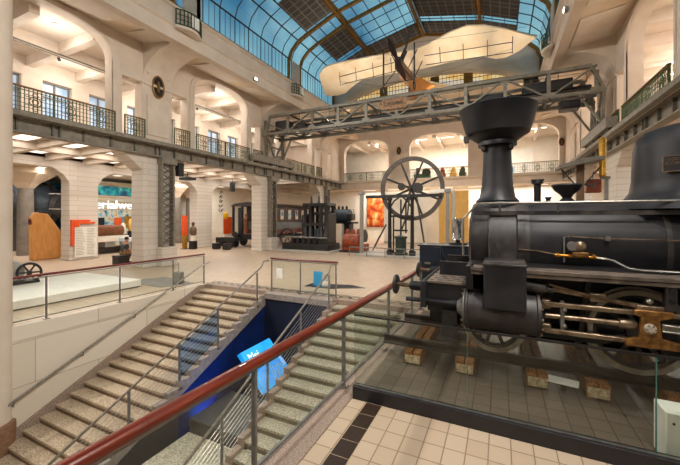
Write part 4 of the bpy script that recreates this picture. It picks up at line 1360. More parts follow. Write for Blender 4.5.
# track under the locomotive
t = T('railway_track', 'short length of dark rails under the locomotive', 'track', (1.5, LY, .2))
for y in (5.55, 6.93):
    MB().prism([(y - .06, .2), (y + .06, .2), (y + .06, .215), (y + .012, .24), (y + .012, .30), (y + .035, .31), (y + .035, .335), (y - .035, .335), (y - .035, .31), (y - .012, .30), (y - .012, .24), (y - .06, .215)], 'yz', -1.8, 5.2).build('rail', mat('brown rail steel', '40352D', '302722', rough=.5, scale=6), t)
slab_lab = ['weathered timber sleeper under the buffer end of the locomotive', 'weathered timber sleeper below the leading wheel of the locomotive', 'weathered timber sleeper between the leading and driving wheels', 'weathered timber sleeper just before the driving wheel', 'weathered timber sleeper under the driving wheel, by the white box', 'weathered timber sleeper behind the driving wheel at the edge of view']
for i, xs in enumerate((-1.25, -.46, .46, 1.16, 1.95, 2.75)):
    s = T('sleeper', slab_lab[i], 'sleeper', (xs, LY, 0), 'timber sleepers under the locomotive', rz=random.uniform(-.02, .02))
    MB().box(-.13, -.005, -.97, .97, 0, .2).build('timber_beam', 'timber', s, .012)
    MB().box(.005, .13, -.965, .965, 0, .2).build('timber_beam', 'timber', s, .012)
    MB().box(-.115, .115, -.985, -.965, .03, .15).build('end_plate', 'timber_end', s)

# small things inside the barrier
t = T('information_stand', 'white box shaped information stand behind the glass at right', 'stand', (1.85, 4.35, 0))
MB().box(1.42, 2.3, 4.2, 4.48, 0, .5).build('body', 'white', t, .012)
MB().box(1.46, 2.26, 4.23, 4.45, .5, .506).build('top_plate', 'paper', t)
MB().ball((1.48, 4.2, .4), .012, (1, 1, 1), 8).build('screw', 'black', t)
t = T('floor_label', 'small white label plate low above the floor between two sleepers', 'label', (.77, 5.35, 0))
MB().slab([(.58, 5.30, .13), (.92, 5.24, .13), (.95, 5.37, .16), (.60, 5.43, .16)], (0, 0, 1), .01).build('plate', 'paper', t)
MB().box(.74, .8, 5.37, 5.40, 0, .15).build('foot', 'taupe_tile', t)
# ------------------------------------------------------------------ tall flywheel engine
t = T('flywheel_engine', 'tall beam engine with a huge spoked flywheel on black columns', 'steam engine', (-5, 19.8, 0))
FX, FY, FZ, FR = -4.72, 19.75, 4.03, 1.9
MB().lathe([(FR - .24, -.1), (FR, -.1), (FR, .1), (FR - .24, .1)], (FX, FY, FZ), (0, 1, 0), 72, True).build('flywheel_rim', mat('brown grey iron', '5A5049', '463D37', rough=.5, scale=5), t)
for i in range(8):
    a = PI / 4 * i + math.radians(22)
    MB().tube([(FX + .15 * math.cos(a), FY, FZ + .15 * math.sin(a)), (FX + (FR - .2) * math.cos(a), FY, FZ + (FR - .2) * math.sin(a))], [.075, .055], 8).build('spoke', 'crane_dark', t)
MB().lathe([(.2, -.16), (.22, -.1), (.22, .1), (.2, .16)], (FX, FY, FZ), (0, 1, 0), 24).build('flywheel_hub', 'crane_dark', t)
MB().cyl((FX, FY - .6, FZ), (FX, FY + .5, FZ), .09, n=14).build('shaft', 'crane_dark', t)
MB().lathe([(.14, -.05), (.3, -.05), (.3, .05), (.14, .05)], (FX + .45, FY - .4, FZ), (0, 1, 0), 24).build('gear_wheel', 'crane_dark', t)
MB().lathe([(.14, -.05), (.22, -.05), (.22, .05), (.14, .05)], (FX - .5, FY - .4, FZ + .1), (0, 1, 0), 20).build('gear_wheel', 'crane_dark', t)
for xx in (-5.98, -4.62):
    c = MB().lathe([(.2, 0), (.2, .25), (.13, .3), (.11, .6), (.1, 3.2), (.15, 3.3), (.15, 3.4)], (xx, 19.5, .1), n=20).build('column', 'black', t)
MB().box(-7.5, -2.9, 19.42, 19.58, 3.5, 3.68).build('cross_beam', 'black', t, .01)
for xx in (-7.8, -2.62):
    MB().box(xx - .1, xx + .1, 19.4, 19.6, 0, 3.85).build('steel_post', 'pole_grey', t, .01)
    MB().box(xx - .17, xx + .17, 19.33, 19.67, 3.72, 3.95).build('post_head', 'pole_grey', t, .03)
MB().box(-3.5, -2.7, 19.4, 19.6, 3.72, 3.92).build('bearing_block', 'white', t, .01)
for xx, z0, z1 in ((-5.75, .2, 2.4), (-5.3, .9, 3.4), (-5.0, 1.4, 3.4)):
    MB().cyl((xx, 19.5, z0), (xx, 19.5, z1), .05, n=10).build('guide_rod', 'black', t)
MB().bar((-5.98, 19.5, 2.4), (-4.62, 19.5, 2.4), .1, .12).bar((-5.7, 19.5, 1.55), (-4.9, 19.5, 1.55), .1, .1).build('guide_beam', 'black', t)
MB().tube([(-5.3, 19.5, 1.5), (-4.9, 19.5, 2.5), (-4.72, 19.4, 4.0)], .05, 8).build('connecting_rod', 'crane_dark', t)
MB().tube([(-5.95, 19.45, 2.9), (-5.7, 19.45, 3.3), (-5.4, 19.45, 3.5)], .05, 8).tube([(-4.65, 19.45, 2.9), (-4.9, 19.45, 3.3), (-5.15, 19.45, 3.5)], .05, 8).build('curved_brace', 'black', t)
MB().tube([(-4.35, 19.45, 3.5), (-3.78, 19.2, .35)], .055, 8).build('leaning_rod', 'crane_dark', t)
MB().lathe([(.4, 0), (.4, .1), (.32, .14), (.32, .9), (.38, .95), (.38, 1.05), (.1, 1.1)], (-5.3, 19.5, .15), n=24).build('steam_cylinder', mat('dark green iron', '2A3A30', '1E2A23', rough=.4), t)
MB().bar((-6.9, 19.3, .5), (-6.2, 19.5, 1.9), .12, .1).bar((-7.0, 19.3, .3), (-6.6, 19.4, 1.2), .06).build('lever', 'crane_dark', t)
MB().box(-7.95, -2.4, 18.7, 21, 0, .1).build('base_slab', 'grey_light', t, .01)
fe = T('low_barrier', 'low steel barrier rail before the flywheel engine', 'barrier', (-5, 18.5, 0))
MB().bar((-8.2, 18.5, .55), (-2.6, 18.5, .55), .05, .05).bar((-8.2, 18.5, .3), (-2.6, 18.5, .3), .02).build('rail', 'steel_grey', fe)
for i in range(6):
    MB().box(-8.22 + 1.12 * i, -8.18 + 1.12 * i, 18.48, 18.52, 0, .55).build('post', 'steel_grey', fe)

# ------------------------------------------------------------------ upright black engine
t = T('upright_steam_engine', 'tall black upright steam engine with open columns', 'steam engine', (-11.7, 20.5, 0))
MB().box(-13.9, -10.2, 19.6, 21.4, .1, .55).build('bed_plate', 'black', t, .04)
for xx in (-12.2, -11.8, -10.95, -10.55):
    for yy in (20.0, 21.0):
        MB().lathe([(.22, 0), (.22, .2), (.15, .3), (.12, 2.4), (.2, 2.55), (.2, 2.62)], (xx, yy, .55), n=14).build('column', 'black', t)
MB().box(-12.35, -10.4, 19.85, 21.15, 1.75, 1.92).build('middle_frame', 'black', t, .02)
MB().box(-12.35, -10.4, 19.85, 21.15, 3.1, 3.3).build('top_frame', 'black', t, .02)
MB().lathe([(.4, 0), (.4, .1), (.32, .15), (.32, .8), (.4, .85), (.4, .95), (.1, 1.0)], (-11.37, 20.5, .55), n=22).build('cylinder', 'bluegrey', t)
MB().cyl((-11.37, 20.5, 1.5), (-11.37, 20.5, 3.3), .06, n=10).build('piston_rod', 'steel', t)
MB().box(-11.7, -11.05, 20.2, 20.8, 2.5, 2.7).build('crosshead', 'black', t, .02)
for xx in (-12.0, -11.4, -10.8):
    MB().lathe([(.12, 0), (.08, .1), (.05, .4), (.07, .5)], (xx, 20.5, 3.3), n=12).build('oil_pot', 'black', t)
MB().box(-10.6, -10.35, 19.9, 21.1, .55, 2.6).build('side_frame', 'black', t, .05)
for zz in (1.2, 2.45, 2.9):
    MB().box(-12.25, -11.75, 19.9, 20.1, zz, zz + .1).build('tie_plate', 'black', t)
    MB().box(-11.0, -10.5, 19.9, 20.1, zz, zz + .1).build('tie_plate', 'black', t)
MB().box(-13.2, -10.3, 19.7, 20.0, .55, .95).build('front_sill', 'black', t, .03)
MB().box(-12.45, -12.3, 19.9, 21.1, .55, 2.5).build('side_frame', 'black', t, .05)
t2 = t
for xx, rr, z in ((-13.5, .62, .95),):
    w = MB().lathe([(rr - .1, -.08), (rr, -.08), (rr, .08), (rr - .1, .08)], (xx, 19.7, z), (0, 1, 0), 32, True).build('flywheel', 'carriage', t)
    s = MB()
    for i in range(6):
        a = i * PI / 3
        s.tube([(xx, 19.7, z), (xx + (rr - .05) * math.cos(a), 19.7, z + (rr - .05) * math.sin(a))], .035, 6)
    s.build('spokes', 'carriage', w)
for i in range(5):
    MB().lathe([(.1, 0), (.13, .1), (.08, .25), (.12, .4)], (-13.0 + .45 * i, 19.6, .55), n=10).build('pump_valve', 'black', t)
MB().cyl((-13.6, 19.6, .95), (-10.3, 19.6, .95), .07, n=10).build('shaft', 'steel_grey', t)

t = T('horizontal_engine', 'blue grey engine with round drum on pale legs beside the orange machine', 'engine', (-9.6, 21, 0))
MB().lathe([(.45, 0), (.5, .06), (.5, 1.5), (.45, 1.56)], (-10.5, 21, 2.45), (1, 0, 0), 28).build('drum', 'bluegrey', t)
for i in range(4):
    MB().lathe([(.07, 0), (.1, .1), (.06, .25)], (-10.2 + .33 * i, 20.9, 2.93), n=10).build('valve', 'black', t)
MB().box(-10.6, -8.5, 20.5, 21.5, 1.85, 1.98).build('platform', 'black', t)
for xx in (-10.2, -9.4):
    MB().lathe([(.2, 0), (.12, .2), (.1, 1.75)], (xx, 20.7, .1), n=14).build('leg', 'grey_light', t)
MB().box(-9.3, -8.85, 20.6, 21.4, .3, 1.85).build('side_frame', 'black', t, .04)
r = MB()
for z in (2.3, 2.7):
    r.bar((-8.95, 20.5, z), (-8.45, 20.5, z), .025)
r.bar((-8.45, 20.5, 1.9), (-8.45, 20.5, 2.9), .03).bar((-8.95, 20.5, 1.9), (-8.95, 20.5, 2.9), .03).bar((-8.95, 20.5, 2.9), (-8.45, 20.5, 2.9), .025)
r.build('guard_rail', 'steel_grey', t)
MB().box(-9.0, -8.6, 20.4, 21.2, 2.1, 2.6).build('gearbox', 'black', t, .06)
MB().box(-10.9, -8.7, 20.2, 21.8, 0, .3).build('base', 'white', t)

t.location = (t.location[0] - 1.25, t.location[1] + 2.2, 0)
t = T('orange_engine', 'low orange red engine with round casing behind the grey post', 'engine', (-8.7, 21.5, 0))
MB().lathe([(.42, 0), (.5, .08), (.5, 1.1), (.4, 1.2)], (-9.4, 21.2, .75), (1, 0, 0), 24).build('casing', 'orange_rust', t)
MB().box(-9.5, -7.9, 20.9, 21.9, .1, .55).build('bed', 'orange_rust', t, .05)
for i in range(3):
    MB().lathe([(.15, 0), (.15, .25), (.08, .35)], (-9.2 + .4 * i, 21.2, 1.2), n=14).build('cylinder_head', 'orange_rust', t)
MB().lathe([(.3, -.1), (.42, -.1), (.42, .1), (.3, .1)], (-8.0, 21.2, 1.1), (1, 0, .1), 24).build('flywheel', 'black', t)
MB().box(-9.6, -8.05, 20.7, 22.2, 0, .1).build('base_slab', 'black', t)
t.location = (t.location[0] - .12, t.location[1] - .45, 0)
t = T('plinth', 'long pale plinth under the black upright engine', 'plinth', (-12, 20.5, 0))
MB().box(-14.3, -9.95, 19.2, 21.8, 0, .1).build('slab', 'grey_light', t, .01)

# ------------------------------------------------------------------ railway carriages
t = T('railway_carriage', 'dark railway carriage with an open end platform under the left gallery', 'railway carriage', (-17.7, 23.5, 0))
MB().box(-19.2, -16.25, 22.0, 26.6, 1.95, 3.2).build('upper_body', 'carriage', t, .04)
MB().box(-19.2, -16.24, 22.0, 26.6, 1.35, 1.95).build('lower_panel', 'carriage_grey', t, .02)
MB().box(-19.2, -16.23, 22.0, 26.6, .95, 1.35).build('sill_panel', 'carriage_red', t, .02)
MB().prism([(-19.4, 3.2), (-16.05, 3.2), (-16.5, 3.4), (-17.7, 3.52), (-18.9, 3.4)], 'xz', 20.3, 26.7).build('roof', 'carriage', t)
MB().box(-19.3, -16.3, 20.4, 22.0, .85, 1.0).build('platform_floor', 'carriage', t)
for xx in (-19.2, -18.3, -16.8, -16.35):
    MB().box(xx - .07, xx + .07, 20.42, 20.56, 1.0, 3.2).build('platform_post', 'black', t)
MB().box(-18.75, -18.35, 20.5, 20.6, 1.0, 3.1).build('end_panel', 'darkblue', t, .03)
MB().box(-17.3, -16.85, 20.5, 20.6, 1.0, 3.1).build('end_panel', 'bluegrey', t, .03)
MB().box(-16.7, -16.3, 20.5, 22.0, 1.0, 2.9).build('end_panel', 'carriage', t, .03)
MB().lathe([(.16, 0), (.2, .3), (.18, .9), (.24, 1.1), (.12, 1.3), (.1, 1.5)], (-17.75, 20.3, 1.1), n=16).build('brown_column', mat('varnished brown', '7A4A33', '663B28', rough=.4), t)
MB().tube([(-16.95, 20.3, 1.2), (-16.75, 20.25, 1.8), (-16.95, 20.3, 2.4)], .05, 6).build('brake_handle', 'brass', t)
for xx in (-18.7, -16.7):
    MB().lathe([(.1, 0), (.24, .02), (.26, .08), (.1, .3)], (xx, 20.1, .95), (0, 1, 0), 18).build('buffer', 'black', t)
for yy in (21.2, 25.5):
    for xx in (-18.8, -16.6):
        MB().lathe([(.3, -.06), (.45, -.06), (.45, .06), (.3, .06)], (xx, yy, .48), (1, 0, 0), 24).build('wheel', 'black', t)
MB().box(-18.9, -16.5, 20.4, 26.4, .6, .85).build('frame', 'black', t)
MB().lathe([(.1, 0), (.14, .1), (.05, .2)], (-18.0, 21.5, 3.5), n=12).build('roof_vent', 'brass', t)
for yy in (22.6, 23.7, 24.8, 25.8):
    w = MB().box(-16.26, -16.21, yy, yy + .55, 2.1, 3.0).build('window_frame', 'timber', t)
    MB().box(-16.22, -16.2, yy + .07, yy + .48, 2.17, 2.93).build('pane', 'clutter', w)

t = T('wheel_truck', 'low black wheeled truck lying before the railway carriage', 'bogie', (-18.6, 19.4, 0))
MB().box(-19.9, -18.0, 19.3, 19.9, .5, .78).build('frame', 'black', t, .03)
for xx in (-19.6, -18.4):
    for yy in (19.35, 19.85):
        MB().lathe([(.2, -.05), (.32, -.05), (.32, .05), (.2, .05)], (xx, yy, .33), (0, 1, 0), 20).build('wheel', 'black', t)
for xx, lb in ((-18.7, 'left one of two small black cube seats before the railway carriage'), (-17.7, 'right one of two small black cube seats before the railway carriage')):
    t = T('cube_seat', lb, 'seat', (xx, 18.2, 0))
    MB().box(xx - .22, xx + .22, 18.0, 18.44, .04, .45).build('cushion', 'black', t, .02)
    MB().box(xx - .18, xx + .18, 18.04, 18.4, 0, .04).build('foot', 'crane_dark', t)

# ------------------------------------------------------------------ painting and partitions at the back
t = T('painting', 'large fiery orange painting on the white back wall', 'painting', (-11.5, 33.3, 2.9))
MB().box(-12.7, -10.25, 33.32, 33.37, 1.35, 4.5).build('canvas', 'painting', t)
b = MB()
for x0, x1, z0, z1 in ((-12.75, -10.2, 1.3, 1.36), (-12.75, -10.2, 4.49, 4.55), (-12.75, -12.69, 1.3, 4.55), (-10.26, -10.2, 1.3, 4.55)):
    b.box(x0, x1, 33.3, 33.4, z0, z1)
b.build('frame', 'darkred', t)
t = T('ochre_partition', 'ochre yellow partition wall to the right of the flywheel', 'partition', (-3.4, 28, 0))
MB().box(-4.45, -3.45, 28, 28.15, 0, 4.45).build('panel', 'yellow', t)
MB().box(-3.2, -2.2, 28, 28.15, 0, 4.45).build('panel', 'yellow', t)
MB().box(-3.45, -3.2, 27.95, 28.2, 0, 4.5).build('edge_post', 'grey_light', t)
t = T('white_partition', 'bright white partition wall behind the flywheel', 'partition', (-7.3, 29.5, 0))
MB().box(-9.6, -4.6, 29.5, 29.7, 0, 4.5).build('panel', 'offwhite', t)
MB().box(-9.6, -4.6, 29.45, 29.75, 0, .1).build('foot', 'grey_light', t)

# dark blue steel chest and chrome drum near the locomotive front
t = T('steel_chest', 'dark blue steel chest with pale handles beyond the locomotive buffer', 'machine', (-1.5, 9.7, 0))
MB().box(-2.05, -1.45, 9.5, 10.3, .55, 1.52).build('body', 'darkblue', t, .02)
MB().box(-1.43, -.7, 9.5, 10.3, .55, 1.54).build('body', 'darkblue', t, .02)
for xx in (-1.8, -1.0, -.85):
    MB().box(xx - .1, xx + .06, 9.46, 9.5, 1.04, 1.09).build('handle', 'steel', t)
MB().lathe([(.09, 0), (.06, .04)], (-1.12, 9.5, 1.2), (0, -1, 0), 14).build('dial', 'black', t)
MB().box(-2.0, -.75, 9.6, 10.2, 0, .55).build('base', 'black', t)
MB().box(-2.1, -.65, 9.48, 10.35, 1.53, 1.57).build('lid', 'darkblue', t, .01)
t = T('chrome_lantern', 'shiny chrome cylinder lantern on a black bracket', 'lantern', (-.95, 10.1, 1.57))
MB().lathe([(.17, 0), (.18, .02), (.17, .04), (.17, .56), (.18, .58), (.1, .61)], (-1.08, 10.1, 1.7), n=26).build('lantern_body', mat('chrome', 'DADFE2', 'BFC7CC', rough=.12, metal=.95, scale=3), t)
MB().lathe([(.25, 0), (.25, .04), (.06, .06), (.06, .14)], (-1.08, 10.1, 1.57), n=20).build('bracket_foot', 'black', t)
t = T('lever_stand', 'black lever stand with a bent arm at the smokebox front', 'lever', (-.6, 11.0, 0))
MB().lathe([(.14, 0), (.1, .1), (.07, 1.6), (.09, 2.2)], (-.72, 11, 0), n=12).build('stand', 'black', t)
MB().tube([(-.72, 11, 2.2), (-.6, 11, 2.5), (-.35, 11, 2.95)], .08, 8).build('arm', 'black', t)
MB().ball((-.32, 11, 3.0), .13, (1, 1, 1), 12).build('weight', 'carriage', t)
t = T('cream_box', 'cream cabinet just left of the smokebox', 'cabinet', (-.35, 9.0, 0))
MB().box(-.68, -.15, 8.8, 9.3, .05, 1.6).build('body', 'offwhite', t, .01)
MB().box(-.66, -.17, 8.82, 9.28, 0, .05).build('foot', 'black', t)

# ------------------------------------------------------------------ station sign behind the boiler
t = T('platform_canopy', 'small dark slanted canopy on a brown wooden post behind the boiler', 'canopy', (2.45, 13, 0))
MB().box(2.22, 2.42, 12.9, 13.1, 0, 4.05).build('post', mat('brown post', '6B5038', '574029', rough=.6), t, .01)
MB().prism([(1.7, 3.9), (2.86, 4.1), (2.86, 4.2), (2.3, 4.17), (1.7, 3.98)], 'xz', 12.5, 13.5).build('canopy_roof', 'girder_dark', t)
for sgn in (-1, 1):
    MB().bar((2.32 + sgn * .1, 13, 3.35), (2.32 + sgn * .5, 13, 3.9), .04).build('brace', 'crane_dark', t)
    MB().tube([(2.32 + sgn * .12, 13, 3.4), (2.32 + sgn * .35, 13, 3.3), (2.32 + sgn * .4, 13, 3.42)], .035, 6).build('scroll_hook', 'crane_dark', t)
t = T('signal_mast', 'pale post carrying a tall gold cylinder', 'post', (3.2, 13.5, 0))
MB().box(3.06, 3.16, 13.45, 13.55, 0, 3.6).build('mast', 'pole_grey', t)
MB().lathe([(.1, 0), (.11, .03), (.1, .06), (.1, 1.2), (.11, 1.24), (.05, 1.28)], (3.0, 13.45, 3.65), n=18).build('gold_cylinder', 'gold', t)
MB().box(2.96, 3.2, 13.4, 13.6, 3.58, 3.66).build('bracket', 'crane', t)
t = T('hanging_box', 'small red brown wooden box hanging beside the gold cylinder', 'box', (2.95, 13.5, 3.1))
MB().box(2.55, 2.95, 13.3, 13.6, 3.14, 3.58).build('box', mat('red brown board', '8A3C18', '6E2D10', rough=.5), t, .03)
MB().tube([(2.75, 13.45, 3.58), (2.75, 13.45, 3.8), (2.98, 13.45, 3.9)], .015, 5).build('hanger', 'crane_dark', t)

# ------------------------------------------------------------------ left: exhibition under the gallery
def concrete_column(x, y, label):
    t = T('mushroom_column', label, 'column', (x, y, 0))
    MB().lathe([(.42, 0), (.38, 3.9), (.40, 4.1)], (x, y, 0), n=20).build('shaft', 'column_concrete', t)
    MB().lathe([(.40, 4.1), (.7, 4.45), (1.5, 5.0), (1.6, 5.4)], (x, y, 0), n=4).build('capital', 'soffit', t, smooth=False)
concrete_column(-26.4, 10.3, 'grey concrete column with a flared head beside the wooden wedge')
concrete_column(-26.4, 21.0, 'left one of two slim concrete columns by the orange pillar')
concrete_column(-26.4, 22.5, 'right one of two slim concrete columns by the orange pillar')
t = T('wooden_wedge', 'large tan plywood wedge with an open round end', 'exhibit', (-23, 10, 0))
MB().prism([(9.15, 0), (9.12, 2.3), (9.3, 2.6), (9.85, 2.52), (10.5, 1.45), (10.9, .95), (10.9, 0)], 'yz', -23.1, -22.7).build('hull', 'tan_wood', t, .04)
MB().lathe([(.17, 0), (.18, .02), (.15, .03)], (-22.9, 9.13, 2.1), (0, -1, .0), 18).build('open_end', 'darkred', t)
t = T('old_boiler', 'huge dark riveted boiler in the exhibition behind the plywood wedge', 'boiler', (-29, 12, 0))
MB().lathe([(1.3, 0), (1.55, .1), (1.55, 3.2), (1.1, 3.6), (1.1, 6.4)], (-29, 8.8, 3.3), (0, 1, 0), 30).build('shell', 'bluegrey', t)
for yy in (9.4, 10.5, 11.6):
    MB().lathe([(1.56, -.05), (1.62, -.05), (1.62, .05), (1.56, .05)], (-29, yy, 3.3), (0, 1, 0), 30, True).build('rivet_band', 'crane_dark', t)
MB().lathe([(.6, 0), (.6, .3), (.75, .35), (.5, .5)], (-28.6, 10.6, 4.7), n=20).build('steam_dome', 'crane_dark', t)
MB().lathe([(.9, 0), (.95, .3), (.7, .5)], (-27.6, 12.2, 3.2), (1, 0, 0), 20).build('manhole', 'crane_dark', t)
for yy in (9.5, 13.6):
    MB().box(-30, -28, yy - .3, yy + .3, 0, 2.3).build('cradle', 'crane_dark', t)

t.location = (t.location[0] - 2.2, t.location[1] + 1.6, 0)
# poster board on the pier
t = T('text_board', 'white text board with orange corner on the brick pier', 'sign', (-20.85, 10.7, 1.4))
MB().box(-20.84, -20.78, 10.2, 11.3, .14, 1.8).build('board', 'white', t)
o = MB().box(-20.89, -20.76, 10.03, 10.17, .8, 1.98).box(-20.89, -20.76, 10.03, 10.95, 1.98, 2.2).box(-20.89, -20.76, 10.951, 11.2, 1.98, 2.08).box(-20.89, -20.76, 10.171, 10.42, 1.8, 1.979)
o.build('orange_corner', 'orange', t)
tx = MB()
for i in range(17):
    for c_ in (0, 1):
        tx.box(-20.779, -20.772, 10.26 + c_ * .53, 10.26 + c_ * .53 + random.uniform(.3, .45), 1.68 - i * .088, 1.712 - i * .088)
tx.build('printed_lines', 'grey_light', t)
# showroom seen through the openings
t = T('hall_sign', 'large white letters hanging in the exhibition under the left gallery', 'sign', (-25, 15, 3.1))
text('letters', 'Materialwelten', .88, 'white_text', t, (-25, 14.75, 3.2), frame_rot((0, 1, 0), (0, 0, 1)), .05)
MB().bar((-25.05, 10.9, 2.85), (-25.05, 17.9, 2.85), .05).bar((-25.05, 10.9, 3.8), (-25.05, 17.9, 3.8), .05).build('carrier_rail', 'grey_light', t)
t = T('teal_frieze', 'turquoise printed frieze high in the exhibition', 'print', (-27.5, 14.5, 4.4))
MB().box(-27.55, -27.5, 14.2, 19.5, 4.05, 4.75).build('print', 'teal', t)
MB().box(-27.56, -27.49, 14.2, 19.5, 4.75, 5.1).build('upper_strip', 'strata', t)
t = T('strata_banner', 'banner with sandy strata print below the turquoise frieze', 'print', (-27.5, 14.5, 3.6))
MB().box(-27.55, -27.5, 14.2, 19.5, 2.9, 4.03).build('print', 'strata', t)
t = T('showcase_wall', 'pale blue showcase wall behind the white letters', 'showcase', (-27.5, 14.5, 1.6))
MB().box(-27.6, -27.5, 14.2, 19.5, 0, 2.88).build('back_print', 'clutter', t)
for y0_, z0_, c_, h_ in ((13.2, 1.2, 'cyan', .9), (14.2, 1.8, 'cyan', .5), (14.9, 1.5, 'darkblue', .8), (16.2, 1.4, 'orange', .9), (17.0, 1.5, 'gold', .9)):
    MB().box(-27.48, -27.42, y0_, y0_ + .55, z0_, z0_ + h_).build('panel', c_, t)
t = T('tree_trunk', 'short thick brown log lying on a pale stand', 'log', (-23.5, 13, 1.3))
MB().cyl((-23.4, 12.4, 1.47), (-23.4, 14.25, 1.47), .36, .34, 20).build('trunk', mat('bark', '8A5532', '6B3E22', rough=.8, scale=8), t)
MB().lathe([(.30, 0), (.31, .03)], (-23.4, 14.25, 1.45), (0, 1, 0), 20).build('cut_face', 'timber', t)
t = T('log_stand', 'long pale stepped stand carrying the log', 'stand', (-23.4, 13.4, 0))
MB().box(-24.0, -22.8, 12.2, 14.4, .75, 1.1).build('top', 'offwhite', t, .02)
MB().box(-23.8, -23.0, 13.0, 13.6, 0, .75).build('leg', 'grey_light', t)
MB().box(-24.2, -22.8, 12.2, 14.2, .08, .4).build('step', 'carriage', t)
t = T('display_table', 'pale blue white display table beyond the seated person', 'table', (-22, 14.5, 0))
MB().box(-22.6, -21.6, 13.6, 16.0, .75, .98).build('top', mat('bluish white', 'D5E2EA', 'C3D5E0', rough=.4), t, .02)
for yy in (13.8, 15.8):
    MB().box(-22.4, -21.8, yy - .1, yy + .1, 0, .75).build('leg', 'grey_light', t)
for (xx, yy, h_, c_, lb) in ((-24.6, 15.7, 2.2, 'yellow', 'tall yellow sample tower behind the display table'), (-24.7, 15.2, 1.9, 'white', 'tall white sample tower left of the yellow one'), (-24.5, 16.2, 1.6, 'darkblue', 'dark blue sample tower right of the yellow one')):
    t = T('sample_tower', lb, 'exhibit', (xx, yy, 0))
    MB().box(xx - .18, xx + .18, yy - .17, yy + .17, 0, h_ * .6).build('plinth', 'darkblue' if c_ != 'white' else 'grey', t, .02)
    MB().lathe([(.16, 0), (.18, .1), (.15, h_ * .35), (.05, h_ * .42)], (xx, yy, h_ * .6), n=14).build('sample', c_, t)

# orange columns and figure by the second back pier
t = T('orange_pillar', 'slim orange banner pillar left of the second brick pier', 'banner', (-20.75, 17.2, 0))
MB().box(-20.9, -20.6, 17.05, 17.3, 1.0, 2.45).build('banner', 'orange', t)
MB().box(-20.88, -20.62, 17.07, 17.28, .06, 1.0).build('lower_panel', 'gold', t)
MB().box(-20.95, -20.55, 16.95, 17.4, 0, .06).build('foot', 'grey', t)
t = T('stone_bust', 'brown sculpted bust on a pale stand above a black block, beside the orange pillar', 'sculpture', (-20.25, 17.5, 0))
MB().box(-20.45, -20.05, 17.3, 17.7, 0, .6).build('block', 'black', t, .01)
MB().box(-20.35, -20.15, 17.4, 17.6, .6, 1.0).build('stand', 'offwhite', t)
MB().lathe([(.16, 0), (.24, .15), (.23, .5), (.18, .6), (.08, .68), (.07, .72)], (-20.25, 17.5, 1.0), n=18).build('torso', mat('brown stone', '6E5440', '523D2D', rough=.6), t)
MB().ball((-20.25, 17.5, 1.84), .12, (1, 1, 1.25), 14).build('head', mat('dark brown stone', '4F3A2C', '3C2B20', rough=.6), t)
t = T('blue_poles', 'dark blue upright panel with a bright strip behind the left concrete column', 'exhibit', (-24.4, 17.5, 0))
MB().box(-24.5, -24.3, 17.4, 17.9, 0, 2.4).build('panel', 'darkblue', t)
MB().box(-24.29, -24.27, 17.6, 17.66, .3, 2.2).build('strip', 'cyan', t)
t = T('orange_poster', 'bright orange poster panel left of the tram', 'poster', (-20.4, 20.9, 0))
MB().box(-20.5, -20.4, 20.7, 21.6, .95, 2.35).build('panel', 'orange', t)
MB().box(-20.5, -20.42, 20.7, 21.6, 0, .95).build('stand', 'offwhite', t)
MB().ball((-20.42, 20.9, 2.45), .3, (.3, 1, 1), 16).build('yellow_disc', mat('sun yellow', 'F0B51E', 'E8A812', rough=.5), t)
t = T('wall_script', 'black curly script signs hanging vertically beside the second brick pier', 'lettering', (-20.5, 20.8, 3.5))
for i in range(5):
    z = 4.35 - i * .36
    c_ = [(-20.4, 20.35 + .25 * math.cos(a * 1.1 + i) * (.5 + .1 * i), z + .13 * math.sin(a * 1.7 + i)) for a in range(7)]
    MB().tube(c_, .03, 5).build('glyph', 'black', t)
MB().tube([(-20.4, 20.35, 2.6), (-20.4, 20.35, 5.2)], .006, 4).build('wire', 'black', t)
st(MB().box(-27.3, -27.0, 19.6, 33.4, 0, 5.4), 'wall_white_left', 'offwhite')
st(MB().box(-27, -13.5, 33.2, 33.4, 0, 5.5), 'wall_rear_left', 'offwhite')
# black loudspeakers and track lights on the lower ceiling
for (p, lb) in (((-14.55, 11.75, 4.75), 'small black loudspeaker on the front left pier'), ((-17.9, 19.0, 4.6), 'black curved loudspeaker hanging near the tram')):
    t = T('loudspeaker', lb, 'loudspeaker', p)
    MB().box(p[0] - .14, p[0] + .14, p[1] - .16, p[1] + .16, p[2] - .36, p[2] + .3).build('cabinet', 'black', t, .04)
    MB().tube([(p[0], p[1], p[2] + .3), (p[0], p[1], 5.2)] if p[2] < 4.7 else [(p[0], p[1], p[2]), (p[0] - .2, p[1] - .2, p[2])], .02, 5).build('bracket', 'black', t)
t = T('projector', 'flat black projector under the left gallery ceiling', 'projector', (-18.5, 15.6, 4.85))
MB().box(-18.9, -18.1, 15.2, 15.9, 4.78, 4.95).build('case', 'black', t, .03)
MB().tube([(-18.5, 15.55, 4.95), (-18.5, 15.55, 5.55)], .03, 6).build('mount', 'black', t)

# seated person
t = T('bench', 'black cube bench under the seated person', 'bench', (-17.1, 10.5, 0))
MB().box(-17.35, -16.8, 10.1, 10.72, .36, .44).build('seat', 'black', t, .02)
MB().box(-17.33, -16.82, 10.12, 10.65, 0, .36).build('base', 'black', t)

def skin(name, chain, edges, m, parent=None):
    me = bpy.data.meshes.new(name)
    me.from_pydata([c[0] for c in chain], edges, [])
    o = bpy.data.objects.new(name, me)
    COL.objects.link(o)
    sk_ = o.modifiers.new('skin', 'SKIN')
    sk_.use_smooth_shade = True
    for i, c in enumerate(chain):
        me.skin_vertices[0].data[i].radius = (c[1], c[1] if len(c) < 3 else c[2])
    me.skin_vertices[0].data[0].use_root = True
    ss = o.modifiers.new('sub', 'SUBSURF')
    ss.levels = ss.render_levels = 2
    me.materials.append(M[m])
    if parent:
        o.parent = parent
    return o
